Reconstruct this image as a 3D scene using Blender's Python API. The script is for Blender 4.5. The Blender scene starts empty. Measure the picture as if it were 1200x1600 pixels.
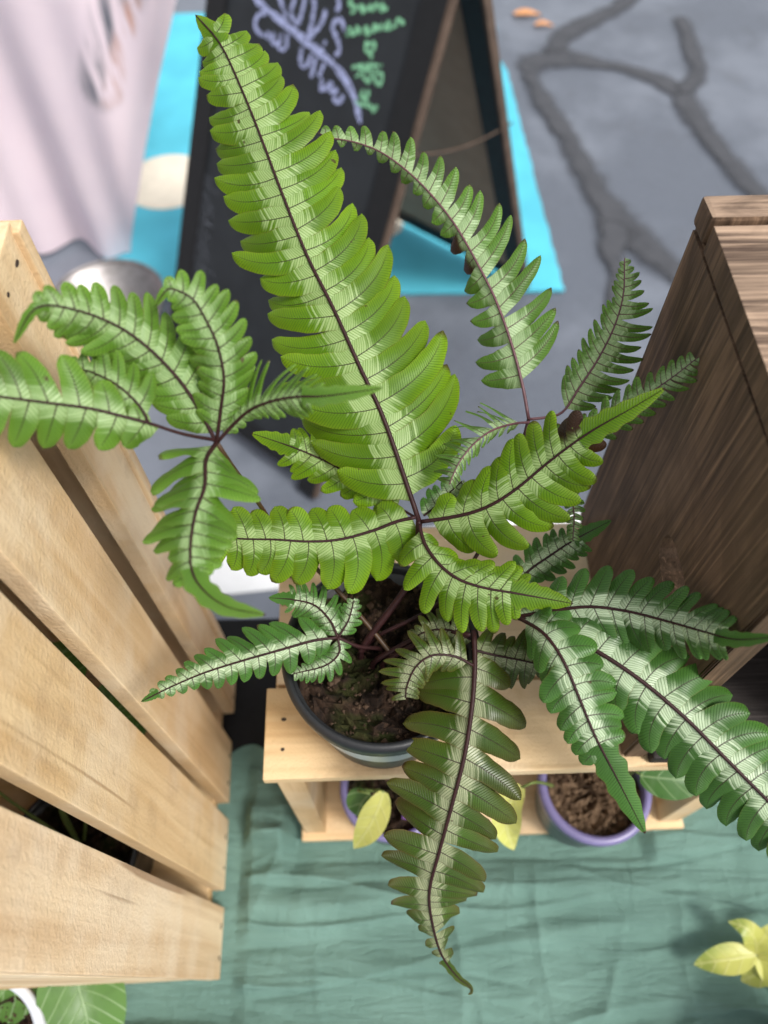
import bpy, bmesh, math, random
import numpy as np
from mathutils import Vector, Matrix
random.seed(7)
sc = bpy.context.scene
C = sc.collection
rad = math.radians

# ------------------------------------------------------------------ camera
F, CX, CY, H = 1202.0, 600.0, 800.0, 0.75       # focal length (px of the 1200x1600 photo), camera height above table
GZ = -0.74                                      # ground below the table top
dn = Vector((15 / F, 740 / F, 1)).normalized()  # world down in camera coords (x right, y down, z forward)
fw = (Vector((0, 0, 1)) - dn * dn.z).normalized()
rt = fw.cross(-dn).normalized()
CAM = Vector((0, 0, H))
R = Matrix((rt, fw, -dn))                       # camera coords -> world
def ray(px, py): return R @ Vector(((px - CX) / F, (py - CY) / F, 1.0))
def P(px, py, d): return CAM + ray(px, py) * d
def onz(px, py, z):
    r = ray(px, py); return CAM + r * ((z - H) / r.z)
def onplane(px, py, p0, n):
    r = ray(px, py); return CAM + r * ((p0 - CAM).dot(n) / r.dot(n))
cd = bpy.data.cameras.new('camera'); cam = bpy.data.objects.new('camera', cd); C.objects.link(cam)
cd.sensor_fit = 'VERTICAL'; cd.sensor_height = 36; cd.sensor_width = 27; cd.lens = F / 1600 * 36
cd.clip_start = 0.02; cd.clip_end = 500
xa, ya, za = R @ Vector((1, 0, 0)), R @ Vector((0, -1, 0)), R @ Vector((0, 0, -1))
m = Matrix((xa, ya, za)).transposed().to_4x4(); m.translation = CAM
cam.matrix_world = m
cd.dof.use_dof = True; cd.dof.focus_distance = 0.385; cd.dof.aperture_fstop = 5.8
sc.camera = cam

# ------------------------------------------------------------------ sky, sun, exposure
SUN_EL, SUN_AZ = rad(56), rad(128)              # azimuth clockwise from +Y
w = bpy.data.worlds.new('World'); sc.world = w; w.use_nodes = True
nt = w.node_tree; nt.nodes.clear()
sky = nt.nodes.new('ShaderNodeTexSky'); sky.sky_type = 'NISHITA'; sky.sun_disc = False
sky.sun_elevation = SUN_EL; sky.sun_rotation = SUN_AZ; sky.air_density = 1.0; sky.dust_density = 4.0; sky.ozone_density = 1.0
hs = nt.nodes.new('ShaderNodeHueSaturation'); hs.inputs['Saturation'].default_value = 0.22
bg = nt.nodes.new('ShaderNodeBackground'); bg.inputs['Strength'].default_value = 0.11
wo = nt.nodes.new('ShaderNodeOutputWorld')
nt.links.new(sky.outputs[0], hs.inputs['Color']); nt.links.new(hs.outputs[0], bg.inputs[0]); nt.links.new(bg.outputs[0], wo.inputs[0])
sl = bpy.data.lights.new('sun', 'SUN'); sl.energy = 1.5; sl.angle = rad(13); sl.color = (1, 0.96, 0.9)
so = bpy.data.objects.new('sun', sl); C.objects.link(so)
sd = Vector((math.sin(SUN_AZ) * math.cos(SUN_EL), math.cos(SUN_AZ) * math.cos(SUN_EL), math.sin(SUN_EL)))
so.rotation_euler = sd.to_track_quat('Z', 'Y').to_euler(); so.location = (0, 0, 5)
vs = sc.view_settings; vs.view_transform = 'Standard'; vs.look = 'None'; vs.gamma = 1; vs.use_curve_mapping = False
vs.exposure = 0.93

# ------------------------------------------------------------------ helpers
def tag(o, label=None, cat=None, group=None, kind=None):
    if label: o['label'] = label
    if cat: o['category'] = cat
    if group: o['group'] = group
    if kind: o['kind'] = kind
    return o
def empty(name, loc=(0, 0, 0), rz=0):
    o = bpy.data.objects.new(name, None); C.objects.link(o); o.location = loc; o.rotation_euler = (0, 0, rz)
    o.empty_display_size = 0.05
    return o
def link(name, me, mats, parent=None, smooth=True):
    o = bpy.data.objects.new(name, me); C.objects.link(o)
    for mt in (mats if isinstance(mats, (list, tuple)) else [mats]): me.materials.append(mt)
    if smooth: me.shade_smooth()
    if parent: o.parent = parent
    return o
def pyd(name, v, f, mats, parent=None, smooth=True, attrs=None):
    me = bpy.data.meshes.new(name); me.from_pydata([tuple(a) for a in v], [], f); me.update()
    if attrs:
        for k, a in attrs.items():
            at = me.attributes.new(k, 'FLOAT', 'POINT'); at.data.foreach_set('value', np.array(a, dtype=np.float32))
    return link(name, me, mats, parent, smooth)
def frombm(name, bm, mats, parent=None, smooth=False):
    me = bpy.data.meshes.new(name); bmesh.ops.recalc_face_normals(bm, faces=bm.faces); bm.to_mesh(me); bm.free()
    return link(name, me, mats, parent, smooth)
def box(name, lo, hi, mat, parent=None, bev=0.0012, warp=0.0, seg=1):
    """bevelled board centred on its own origin, so its material has its own coordinates"""
    lo, hi = Vector(lo), Vector(hi); c = (lo + hi) / 2; s = hi - lo
    bm = bmesh.new(); bmesh.ops.create_cube(bm, size=1)
    for v in bm.verts: v.co = Vector((v.co.x * s.x, v.co.y * s.y, v.co.z * s.z))
    if warp:
        for v in bm.verts: v.co += Vector([random.uniform(-warp, warp) for _ in range(3)])
    if bev: bmesh.ops.bevel(bm, geom=bm.edges[:], offset=bev, segments=2, affect='EDGES', profile=0.6)
    o = frombm(name, bm, mat, parent); o.location = c
    return o
def lathe(prof, n=48):
    v, f = [], []
    for r, z in prof:
        for i in range(n):
            a = 2 * math.pi * i / n; v.append((r * math.cos(a), r * math.sin(a), z))
    for k in range(len(prof) - 1):
        for i in range(n):
            j = (i + 1) % n; f.append((k * n + i, k * n + j, (k + 1) * n + j, (k + 1) * n + i))
    return v, f
def tube(pts, radii, n=8, cap=True):
    v, f = [], []; pts = [Vector(p) for p in pts]
    up = Vector((0.3, 0.2, 1)).normalized()
    for i, p in enumerate(pts):
        t = (pts[min(i + 1, len(pts) - 1)] - pts[max(i - 1, 0)]).normalized()
        a = t.cross(up)
        if a.length < 1e-4: a = t.cross(Vector((1, 0, 0)))
        a.normalize(); b = t.cross(a).normalized()
        for k in range(n):
            q = 2 * math.pi * k / n; v.append(p + (a * math.cos(q) + b * math.sin(q)) * radii[i])
    for i in range(len(pts) - 1):
        for k in range(n):
            j = (k + 1) % n; f.append((i * n + k, i * n + j, (i + 1) * n + j, (i + 1) * n + k))
    if cap:
        f.append(tuple(range(n))[::-1]); f.append(tuple((len(pts) - 1) * n + k for k in range(n)))
    return v, f
def spline(pts, n):
    """Catmull-Rom through pts, n+1 samples even in arc length"""
    p = [Vector(a) for a in pts]
    p = [p[0] * 2 - p[1]] + p + [p[-1] * 2 - p[-2]]
    out = []
    for i in range(1, len(p) - 2):
        for k in range(12):
            t = k / 12
            a, b, c, d = p[i - 1], p[i], p[i + 1], p[i + 2]
            out.append(0.5 * ((2 * b) + (c - a) * t + (2 * a - 5 * b + 4 * c - d) * t * t + (3 * b - a - 3 * c + d) * t ** 3))
    out.append(p[-2])
    L = [0]
    for i in range(1, len(out)): L.append(L[-1] + (out[i] - out[i - 1]).length)
    res, j = [], 0
    for k in range(n + 1):
        s = L[-1] * k / n
        while j < len(L) - 2 and L[j + 1] < s: j += 1
        u = (s - L[j]) / max(1e-9, L[j + 1] - L[j]); res.append(out[j].lerp(out[j + 1], min(1, max(0, u))))
    return res
def interp(prof, s):
    if s <= prof[0][0]: return prof[0][1]
    for (a, x), (b, y) in zip(prof, prof[1:]):
        if s <= b: return x + (y - x) * (s - a) / (b - a)
    return prof[-1][1]

# ------------------------------------------------------------------ materials
class G:
    def __init__(s, name):
        s.m = bpy.data.materials.new(name); s.m.use_nodes = True; s.t = s.m.node_tree; s.t.nodes.clear()
        s.out = s.n('ShaderNodeOutputMaterial')
    def n(s, ty, **kw):
        nd = s.t.nodes.new(ty)
        for k, v in kw.items(): setattr(nd, k, v)
        return nd
    def set(s, sock, v):
        if isinstance(v, bpy.types.NodeSocket): s.t.links.new(v, sock)
        else:
            if sock.type == 'RGBA' and len(v) == 3: v = (*v, 1)
            sock.default_value = v
    def math(s, op, a, b=0.0, c=None, clamp=False):
        nd = s.n('ShaderNodeMath', operation=op, use_clamp=clamp); s.set(nd.inputs[0], a); s.set(nd.inputs[1], b)
        if c is not None: s.set(nd.inputs[2], c)
        return nd.outputs[0]
    def mix(s, f, a, b, bt='MIX'):
        nd = s.n('ShaderNodeMix', data_type='RGBA', blend_type=bt); s.set(nd.inputs[0], f); s.set(nd.inputs[6], a); s.set(nd.inputs[7], b)
        return nd.outputs[2]
    def step(s, x, a, b):
        nd = s.n('ShaderNodeMapRange', interpolation_type='SMOOTHSTEP'); s.set(nd.inputs[0], x); s.set(nd.inputs[1], a); s.set(nd.inputs[2], b)
        return nd.outputs[0]
    def attr(s, name): return s.n('ShaderNodeAttribute', attribute_name=name).outputs['Fac']
    def coord(s, which='Object', scale=(1, 1, 1), rand=0.0):
        tc = s.n('ShaderNodeTexCoord').outputs[which]
        if rand:
            oi = s.n('ShaderNodeObjectInfo').outputs['Random']; mu = s.math('MULTIPLY', oi, rand)
            va = s.n('ShaderNodeVectorMath', operation='ADD'); s.set(va.inputs[0], tc)
            cm = s.n('ShaderNodeCombineXYZ'); [s.set(cm.inputs[i], mu) for i in range(3)]; s.set(va.inputs[1], cm.outputs[0]); tc = va.outputs[0]
        mp = s.n('ShaderNodeMapping'); s.set(mp.inputs[0], tc); mp.inputs['Scale'].default_value = scale
        return mp.outputs[0]
    def noise(s, v, scale, detail=3, rough=0.5, dist=0.0):
        nd = s.n('ShaderNodeTexNoise'); s.set(nd.inputs['Vector'], v); nd.inputs['Scale'].default_value = scale
        nd.inputs['Detail'].default_value = detail; nd.inputs['Roughness'].default_value = rough; nd.inputs['Distortion'].default_value = dist
        return nd.outputs['Fac']
    def ramp(s, f, stops):
        nd = s.n('ShaderNodeValToRGB'); s.set(nd.inputs[0], f); e = nd.color_ramp.elements
        while len(e) < len(stops): e.new(0.5)
        for el, (p, c) in zip(e, stops): el.position = p; el.color = (*c, 1)
        return nd.outputs[0]
    def bsdf(s, color, rough=0.6, spec=0.4, metal=0.0, bump=None, bstr=0.3, bdist=0.001, transl=None, tcol=None):
        b = s.n('ShaderNodeBsdfPrincipled'); s.set(b.inputs['Base Color'], color); s.set(b.inputs['Roughness'], rough)
        s.set(b.inputs['Specular IOR Level'], spec); s.set(b.inputs['Metallic'], metal)
        if bump is not None:
            bn = s.n('ShaderNodeBump'); bn.inputs['Strength'].default_value = bstr; bn.inputs['Distance'].default_value = bdist
            s.set(bn.inputs['Height'], bump); s.t.links.new(bn.outputs[0], b.inputs['Normal'])
        o = b.outputs[0]
        if transl:
            tr = s.n('ShaderNodeBsdfTranslucent'); s.set(tr.inputs[0], tcol if tcol is not None else color)
            mx = s.n('ShaderNodeMixShader'); mx.inputs[0].default_value = transl
            s.t.links.new(o, mx.inputs[1]); s.t.links.new(tr.outputs[0], mx.inputs[2]); o = mx.outputs[0]
        s.t.links.new(o, s.out.inputs[0]); return s.m

def mat_plain(name, col, rough=0.5, spec=0.4, metal=0.0, nz=0.15, scale=60, bstr=0.15):
    g = G(name); v = g.coord('Object'); n = g.noise(v, scale, 4)
    c = g.mix(g.math('MULTIPLY', g.step(n, 0.3, 0.7), nz * 2), col, tuple(x * 0.55 for x in col))
    return g.bsdf(c, g.math('ADD', g.math('MULTIPLY', n, 0.2), rough - 0.1), spec, metal, n, bstr, 0.001)

def mat_pine(name, axis, dark=(0.54, 0.33, 0.145), light=(0.76, 0.56, 0.325)):
    g = G(name)
    sc_ = [28, 28, 28]; sc_[axis] = 1.6
    v = g.coord('Object', tuple(sc_), rand=13.0)
    n1 = g.noise(v, 1.0, 4, 0.55, 0.8)
    s2 = [160, 160, 160]; s2[axis] = 5
    v2 = g.coord('Object', tuple(s2), rand=7.0); n2 = g.noise(v2, 1.0, 3, 0.6)
    v3 = g.coord('Object', (1, 1, 1), rand=5.0); n3 = g.noise(v3, 9, 4, 0.6)
    c = g.mix(g.step(n1, 0.3, 0.72), light, dark)
    c = g.mix(g.math('MULTIPLY', g.step(n2, 0.5, 0.75), 0.35), c, tuple(x * 0.72 for x in dark))
    c = g.mix(g.math('MULTIPLY', g.step(n3, 0.46, 0.66), 0.55), c, (0.76, 0.62, 0.44))
    # small knots / bark flecks
    s4 = [11, 11, 11]; s4[axis] = 4.0
    v4 = g.coord('Object', tuple(s4), rand=21.0)
    vo = g.n('ShaderNodeTexVoronoi'); g.set(vo.inputs['Vector'], v4); vo.inputs['Scale'].default_value = 1.0
    k = g.math('SUBTRACT', 1.0, g.step(g.math('ADD', vo.outputs['Distance'], g.math('MULTIPLY_ADD', n3, 0.10, -0.05)), 0.03, 0.10))
    halo = g.math('SUBTRACT', 1.0, g.step(vo.outputs['Distance'], 0.05, 0.30))
    c = g.mix(g.math('MULTIPLY', halo, 0.45), c, (0.46, 0.27, 0.11))
    c = g.mix(g.math('MULTIPLY', k, 0.75), c, (0.15, 0.08, 0.035))
    s5 = [70, 70, 70]; s5[axis] = 2.2
    n5 = g.noise(g.coord('Object', tuple(s5), rand=31.0), 1.0, 2, 0.5, 0.3)
    c = g.mix(g.math('MULTIPLY', g.step(n5, 0.70, 0.76), 0.75), c, (0.26, 0.13, 0.05))
    st = g.noise(v3, 22, 5, 0.7)
    c = g.mix(g.math('MULTIPLY', g.step(st, 0.52, 0.70), 0.42), c, (0.44, 0.29, 0.16))
    oi = g.n('ShaderNodeObjectInfo').outputs['Random']
    hv = g.n('ShaderNodeHueSaturation'); g.set(hv.inputs['Color'], c); g.set(hv.inputs['Value'], g.math('MULTIPLY_ADD', oi, 0.16, 0.92)); g.set(hv.inputs['Saturation'], g.math('MULTIPLY_ADD', oi, -0.2, 1.05))
    fz = g.noise(g.coord('Object', (1, 1, 1)), 520, 3)
    return g.bsdf(hv.outputs[0], 0.62, 0.25, 0, g.math('ADD', g.math('MULTIPLY', n2, 0.7), g.math('MULTIPLY', fz, 0.9)), 0.55, 0.0012)

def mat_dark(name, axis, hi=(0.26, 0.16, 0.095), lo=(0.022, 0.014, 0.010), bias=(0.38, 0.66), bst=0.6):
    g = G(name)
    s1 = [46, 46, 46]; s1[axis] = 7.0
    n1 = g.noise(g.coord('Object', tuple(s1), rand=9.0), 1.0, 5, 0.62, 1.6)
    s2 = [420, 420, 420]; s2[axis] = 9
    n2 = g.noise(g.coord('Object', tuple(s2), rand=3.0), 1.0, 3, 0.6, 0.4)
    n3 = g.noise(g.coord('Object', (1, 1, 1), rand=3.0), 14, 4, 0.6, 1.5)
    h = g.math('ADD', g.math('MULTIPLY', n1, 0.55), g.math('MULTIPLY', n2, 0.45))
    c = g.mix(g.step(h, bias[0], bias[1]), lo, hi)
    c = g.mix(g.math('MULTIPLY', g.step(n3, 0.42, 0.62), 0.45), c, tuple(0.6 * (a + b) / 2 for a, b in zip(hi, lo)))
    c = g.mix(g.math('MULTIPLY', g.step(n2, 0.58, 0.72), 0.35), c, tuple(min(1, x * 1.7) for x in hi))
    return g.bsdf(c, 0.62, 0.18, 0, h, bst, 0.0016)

def mat_leaf(name, green, edge, pale, veincol, tr=0.28, brown=0.1, palevein=0.75, k=0.62, per=0.15, under=False, costa=(0.030, 0.010, 0.012), rough=0.42):
    g = G(name)
    lu, lv, lt, ld, lb, lr = [g.attr(a) for a in ('lu', 'lv', 'lt', 'ld', 'lb', 'lr')]
    le = g.attr('le')
    av = g.math('ABSOLUTE', lv)
    q = g.math('DIVIDE', g.math('SUBTRACT', lu, g.math('MULTIPLY', av, k)), per)
    nz = g.noise(g.coord('Object', (1, 1, 1)), 60, 3)
    q = g.math('ADD', q, g.math('MULTIPLY', nz, 1.2))
    fr = g.math('FRACT', q); tri = g.math('MULTIPLY', g.math('ABSOLUTE', g.math('SUBTRACT', fr, 0.5)), 2.0)
    vein = g.step(tri, 0.62, 0.97)
    idx = g.math('ADD', g.math('ADD', g.math('FLOOR', q), g.math('MULTIPLY', g.math('SIGN', lv), 31.3)), g.math('MULTIPLY', lr, 977.0))
    wn = g.n('ShaderNodeTexWhiteNoise', noise_dimensions='1D'); g.set(wn.inputs['W'], idx)
    thr = g.math('MULTIPLY', lb, g.math('ADD', g.math('MULTIPLY_ADD', wn.outputs[0], 0.55, 0.22), g.math('MULTIPLY', nz, 0.45)))
    pm = g.math('MULTIPLY', g.step(g.math('SUBTRACT', g.math('MULTIPLY', thr, 0.86), ld), -0.30, 0.22), g.math('MULTIPLY_ADD', wn.outputs[0], 0.18, 0.82))
    ng = g.noise(g.coord('Object', (1, 1, 1)), 38, 4)
    base = g.mix(g.step(ng, 0.3, 0.72), green, tuple(a * 0.72 for a in green))
    ed = g.math('ADD', g.math('MULTIPLY', g.math('POWER', le, 3.0), 0.35), g.math('MULTIPLY', g.math('POWER', lt, 2.0), 0.55), clamp=True)
    base = g.mix(ed, base, edge)
    hv = g.n('ShaderNodeHueSaturation'); g.set(hv.inputs['Color'], base); g.set(hv.inputs['Value'], g.math('MULTIPLY_ADD', lr, 0.34, 0.83)); base = hv.outputs[0]
    base = g.mix(g.math('MULTIPLY', vein, 0.58), base, veincol)
    dead = g.attr('lx')
    pc = g.mix(g.math('MULTIPLY', vein, palevein), pale, tuple(0.55 * a + 0.45 * b for a, b in zip(green, pale)) if under else green)
    c = g.mix(pm, base, pc)
    cw = g.math('MULTIPLY_ADD', lt, -0.020, 0.040)
    cm = g.math('MULTIPLY', g.math('SUBTRACT', 1.0, g.step(av, g.math('MULTIPLY', cw, 0.6), cw)), g.math('SUBTRACT', 1.0, g.step(lt, 0.78, 0.97)))
    c = g.mix(g.math('MULTIPLY', cm, g.math('MULTIPLY_ADD', lt, -0.55, 0.88)), c, costa)
    # brown tips and small scorched spots
    wt = g.n('ShaderNodeTexWhiteNoise', noise_dimensions='1D'); g.set(wt.inputs['W'], g.math('MULTIPLY', lr, 531.0))
    bt = g.math('MULTIPLY', g.step(lt, 0.90, 0.99), g.math('GREATER_THAN', wt.outputs[0], 1.0 - brown))
    c = g.mix(g.math('MULTIPLY', bt, 0.9), c, (0.055, 0.022, 0.010))
    c = g.mix(g.step(g.math('ADD', dead, g.math('MULTIPLY_ADD', nz, 0.8, -0.4)), 0.35, 0.75), c, (0.045, 0.020, 0.010))
    # thin browned margin in places
    mg = g.math('MULTIPLY', g.step(le, 0.90, 1.0), g.math('MULTIPLY_ADD', g.step(nz, 0.45, 0.62), 0.6, 0.4))
    c = g.mix(g.math('MULTIPLY', mg, 0.55), c, (0.12, 0.07, 0.02))
    sp = g.noise(g.coord('Object', (1, 1, 1)), 150, 2)
    c = g.mix(g.math('MULTIPLY', g.step(sp, 0.745, 0.78), 0.85), c, (0.06, 0.03, 0.012))
    hgt = g.math('SUBTRACT', g.math('MULTIPLY', ng, 0.4), g.math('ADD', g.math('MULTIPLY', vein, 0.55), cm))
    return g.bsdf(c, rough, 0.34, 0, hgt, 0.6, 0.0007, tr, g.mix(0.5, c, g.mix(1.0, c, (1.5, 1.4, 0.45), 'MULTIPLY')))

M = {}
M['pine_x'] = mat_pine('pine_grain_x', 0); M['pine_z'] = mat_pine('pine_grain_z', 2); M['pine_y'] = mat_pine('pine_grain_y', 1)
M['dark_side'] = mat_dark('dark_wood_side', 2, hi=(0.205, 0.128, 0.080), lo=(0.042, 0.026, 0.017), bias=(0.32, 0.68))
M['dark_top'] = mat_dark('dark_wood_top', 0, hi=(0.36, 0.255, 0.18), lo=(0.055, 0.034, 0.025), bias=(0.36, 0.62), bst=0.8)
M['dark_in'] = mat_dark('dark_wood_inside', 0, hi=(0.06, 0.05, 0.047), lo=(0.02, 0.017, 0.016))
M['nail'] = mat_plain('nail_steel', (0.05, 0.035, 0.028), 0.6, 0.3, 0.3)
M['lime'] = mat_leaf('fern_blade_lime', (0.100, 0.228, 0.006), (0.235, 0.375, 0.014), (0.36, 0.50, 0.20), (0.036, 0.100, 0.004), 0.36, 0.16, 0.75)
M['mid'] = mat_leaf('fern_blade_mid', (0.090, 0.205, 0.018), (0.165, 0.30, 0.040), (0.32, 0.46, 0.205), (0.04, 0.11, 0.008), 0.30, 0.08, 0.6)
M['pale'] = mat_leaf('fern_blade_underside', (0.095, 0.205, 0.034), (0.12, 0.25, 0.026), (0.36, 0.50, 0.26), (0.05, 0.12, 0.016), 0.28, 0.55, 0.5, under=True, costa=(0.10, 0.035, 0.05))
M['dark'] = mat_leaf('fern_blade_dark', (0.052, 0.145, 0.024), (0.080, 0.20, 0.034), (0.50, 0.62, 0.41), (0.03, 0.09, 0.015), 0.24, 0.06, 0.60, per=0.14, rough=0.36)
M['bronze'] = mat_leaf('fern_blade_bronze', (0.040, 0.098, 0.006), (0.092, 0.060, 0.016), (0.30, 0.33, 0.195), (0.035, 0.05, 0.008), 0.22, 0.15, 0.6, per=0.14, rough=0.33)
M['rachis'] = mat_plain('fern_midrib', (0.032, 0.011, 0.011), 0.5, 0.22, 0, 0.3, 300)
M['rachis_p'] = mat_plain('fern_midrib_pink', (0.13, 0.055, 0.065), 0.45, 0.4, 0, 0.3, 300)
M['stipe'] = mat_plain('fern_stipe', (0.060, 0.030, 0.012), 0.45, 0.4, 0, 0.3, 200)
M['black_plastic'] = mat_plain('black_plastic', (0.014, 0.015, 0.017), 0.42, 0.5, 0, 0.1, 200)
M['black_top'] = mat_plain('black_tabletop', (0.006, 0.006, 0.007), 0.6, 0.25, 0, 0.1, 120)
def mat_soil(name, a, b, moss):
    g = G(name); v = g.coord('Object'); n = g.noise(v, 130, 5, 0.7); n2 = g.noise(v, 28, 3)
    c = g.mix(g.step(n, 0.35, 0.72), a, b); c = g.mix(g.math('MULTIPLY', g.step(n2, 0.50, 0.62), moss), c, (0.028, 0.042, 0.006))
    return g.bsdf(c, 0.85, 0.2, 0, n, 0.9, 0.004)
M['soil'] = mat_soil('potting_soil', (0.010, 0.006, 0.004), (0.050, 0.028, 0.017), 0.55)
M['soil2'] = mat_soil('brown_coir_soil', (0.07, 0.042, 0.024), (0.27, 0.18, 0.11), 0.0)
M['bark'] = mat_plain('bark_chip', (0.065, 0.040, 0.025), 0.8, 0.2, 0, 0.4, 300)
M['purple'] = mat_plain('purple_plastic', (0.17, 0.15, 0.30), 0.35, 0.5)
M['grey_pot'] = mat_plain('grey_pot', (0.085, 0.11, 0.115), 0.4, 0.5)
M['white_pot'] = mat_plain('white_pot', (0.58, 0.62, 0.68), 0.35, 0.5, 0, 0.05)
M['violet'] = mat_plain('violet_tag', (0.46, 0.22, 0.72), 0.4, 0.4, 0, 0.05)

# ------------------------------------------------------------------ ground
def mat_asphalt():
    g = G('asphalt'); v = g.coord('Object'); n = g.noise(v, 260, 4, 0.7); b = g.noise(v, 1.9, 5, 0.62); s = g.noise(v, 7, 5, .65)
    c = g.mix(g.step(n, 0.3, 0.75), (0.080, 0.092, 0.116), (0.136, 0.152, 0.184))
    c = g.mix(g.math('MULTIPLY', g.step(b, 0.42, 0.60), 0.65), c, (0.185, 0.205, 0.245)); c = g.mix(g.math('MULTIPLY', g.step(s, 0.52, 0.75), 0.25), c, (0.07, 0.072, 0.08))
    return g.bsdf(c, g.math('MULTIPLY_ADD', s, 0.3, 0.20), 0.6, 0, n, 0.18, 0.003)
M['asphalt'] = mat_asphalt()
tag(pyd('ground', [(-150, -150, GZ), (150, -150, GZ), (150, 150, GZ), (-150, 150, GZ)], [(0, 1, 2, 3)], M['asphalt']), kind='structure')
def ribbon(name, polys, mat, z, jit=0.0):
    v, f, fd = [], [], []
    for pts, wd in polys:
        ps = [onz(x, y, z) for x, y in pts]; n = len(pts) * 8; c = spline(ps, n)
        o = len(v)
        for i, p in enumerate(c):
            t = (c[min(i + 1, n)] - c[max(i - 1, 0)]).normalized(); s = Vector((-t.y, t.x, 0))
            wv = interp(wd, i / n) * .70
            e = min(1.0, i / 3.0 + .25, (n - i) / 3.0 + .25) ** 0.5
            zz = Vector((0, 0, 0.0002 * (len(v) % 7)))
            for k_, al in ((.95, 0), (.22, 1), (-.22, 1), (-.95, 0)):
                v.append(p + s * wv * e * (k_ + random.uniform(-jit, jit)) + zz); fd.append(al * min(1, i / 2, (n - i) / 2))
        f += [(o + 4 * i + k, o + 4 * i + k + 1, o + 4 * i + k + 5, o + 4 * i + k + 4) for i in range(n) for k in range(3)]
        z += 0.0015
    return pyd(name, v, f, mat, None, True, {'fade': fd})
g = G('tar'); n = g.noise(g.coord('Object'), 14, 5, .65); fine = g.noise(g.coord('Object'), 260, 3)
g.bsdf(g.mix(n, (0.044, 0.046, 0.053), (0.075, 0.078, 0.088)), .5, .4, 0, fine, .25, .003)
ps = g.out.inputs[0].links[0].from_socket; mx = g.n('ShaderNodeMixShader'); tp = g.n('ShaderNodeBsdfTransparent')
g.set(mx.inputs[0], g.step(g.math('ADD', g.attr('fade'), g.math('MULTIPLY_ADD', n, 1.3, -.65)), .05, 1.05)); g.t.links.new(tp.outputs[0], mx.inputs[1]); g.t.links.new(ps, mx.inputs[2]); g.t.links.new(mx.outputs[0], g.out.inputs[0]); M['tar'] = g.m
tag(ribbon('tar_crack_seal', [
    ([(1010, -40), (985, -5), (935, 28), (885, 52), (862, 95)], [(0, .07), (1, .11)]),
    ([(812, 112), (855, 92), (905, 93), (990, 110), (1040, 130), (1070, 150)], [(0, .10), (.25, .14), (.5, .07), (1, .09)]),
    ([(1062, 22), (1080, 70), (1090, 110), (1068, 150)], [(0, .07), (1, .08)]),
    ([(1066, 140), (1085, 180), (1130, 240), (1205, 325), (1260, 390)], [(0, .10), (1, .07)]),
    ([(822, 108), (858, 168), (898, 232), (938, 305), (975, 350), (1040, 412), (1100, 450)], [(0, .07), (.5, .085), (.75, .13), (1, .08)]),
    ([(975, 345), (955, 385), (965, 430), (950, 500)], [(0, .14), (.5, .05), (1, .03)]),
], M['tar'], GZ + 0.004, 0.08), kind='structure')
M['white_paint'] = mat_plain('white_road_paint', (0.78, 0.79, 0.80), 0.6, 0.3, 0, 0.06, 40)
a, b = onz(370, 893, GZ), onz(880, 838, GZ); dline = (b - a).normalized(); pl = Vector((-dline.y, dline.x, 0)) * 0.055
zp = Vector((0, 0, 0.004))
tag(pyd('painted_line', [a - dline * 3 - pl + zp, b + dline * 3 - pl + zp, b + dline * 3 + pl + zp, a - dline * 3 + pl + zp], [(0, 1, 2, 3)], M['white_paint'], None, False), kind='structure')

# turquoise mat under the sign
M['mat'] = mat_plain('turquoise_mat', (0.10, 0.50, 0.64), 0.7, 0.2, 0, 0.20, 7)
M['cream'] = mat_plain('cream_print', (0.74, 0.68, 0.56), 0.7, 0.2, 0, 0.1, 30)
mt = empty('ground_mat', onz(560, 300, GZ)); tag(mt, 'turquoise floor mat with cream discs lying under the chalkboard sign', 'mat')
c0 = [onz(880, 458, GZ), onz(768, 26, GZ), onz(262, 26, GZ), onz(150, 470, GZ)]
bm = bmesh.new()
ring = []
for i in range(4):
    p, q = c0[i], c0[(i + 1) % 4]
    for k in range(40):
        r = p.lerp(q, k / 40); d = (q - p).normalized(); nn = Vector((d.y, -d.x, 0))
        a_ = 0.03 * math.exp(-((k - 33) / 2.0) ** 2) if i == 0 else 0
        ring.append(r + nn * (random.uniform(-.003, .003) - a_))
lo = [bm.verts.new(p + Vector((0, 0, .004))) for p in ring]; hi = [bm.verts.new(p + Vector((0, 0, .012))) for p in ring]
bm.faces.new(hi); n_ = len(ring)
for i in range(n_): bm.faces.new((lo[i], lo[(i + 1) % n_], hi[(i + 1) % n_], hi[i]))
o = frombm('sheet', bm, M['mat'], mt); o.matrix_parent_inverse = Matrix.Translation(mt.location).inverted()
for px, py, r in ((262, 283, .135), (603, 352, .05)):
    p = onz(px, py, GZ + .0145)
    v = [(p.x + r * math.cos(i * math.pi / 16), p.y + r * math.sin(i * math.pi / 16), p.z) for i in range(32)]
    o = pyd('disc_print', v, [tuple(range(32))], M['cream'], mt, False); o.matrix_parent_inverse = Matrix.Translation(mt.location).inverted()
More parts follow.
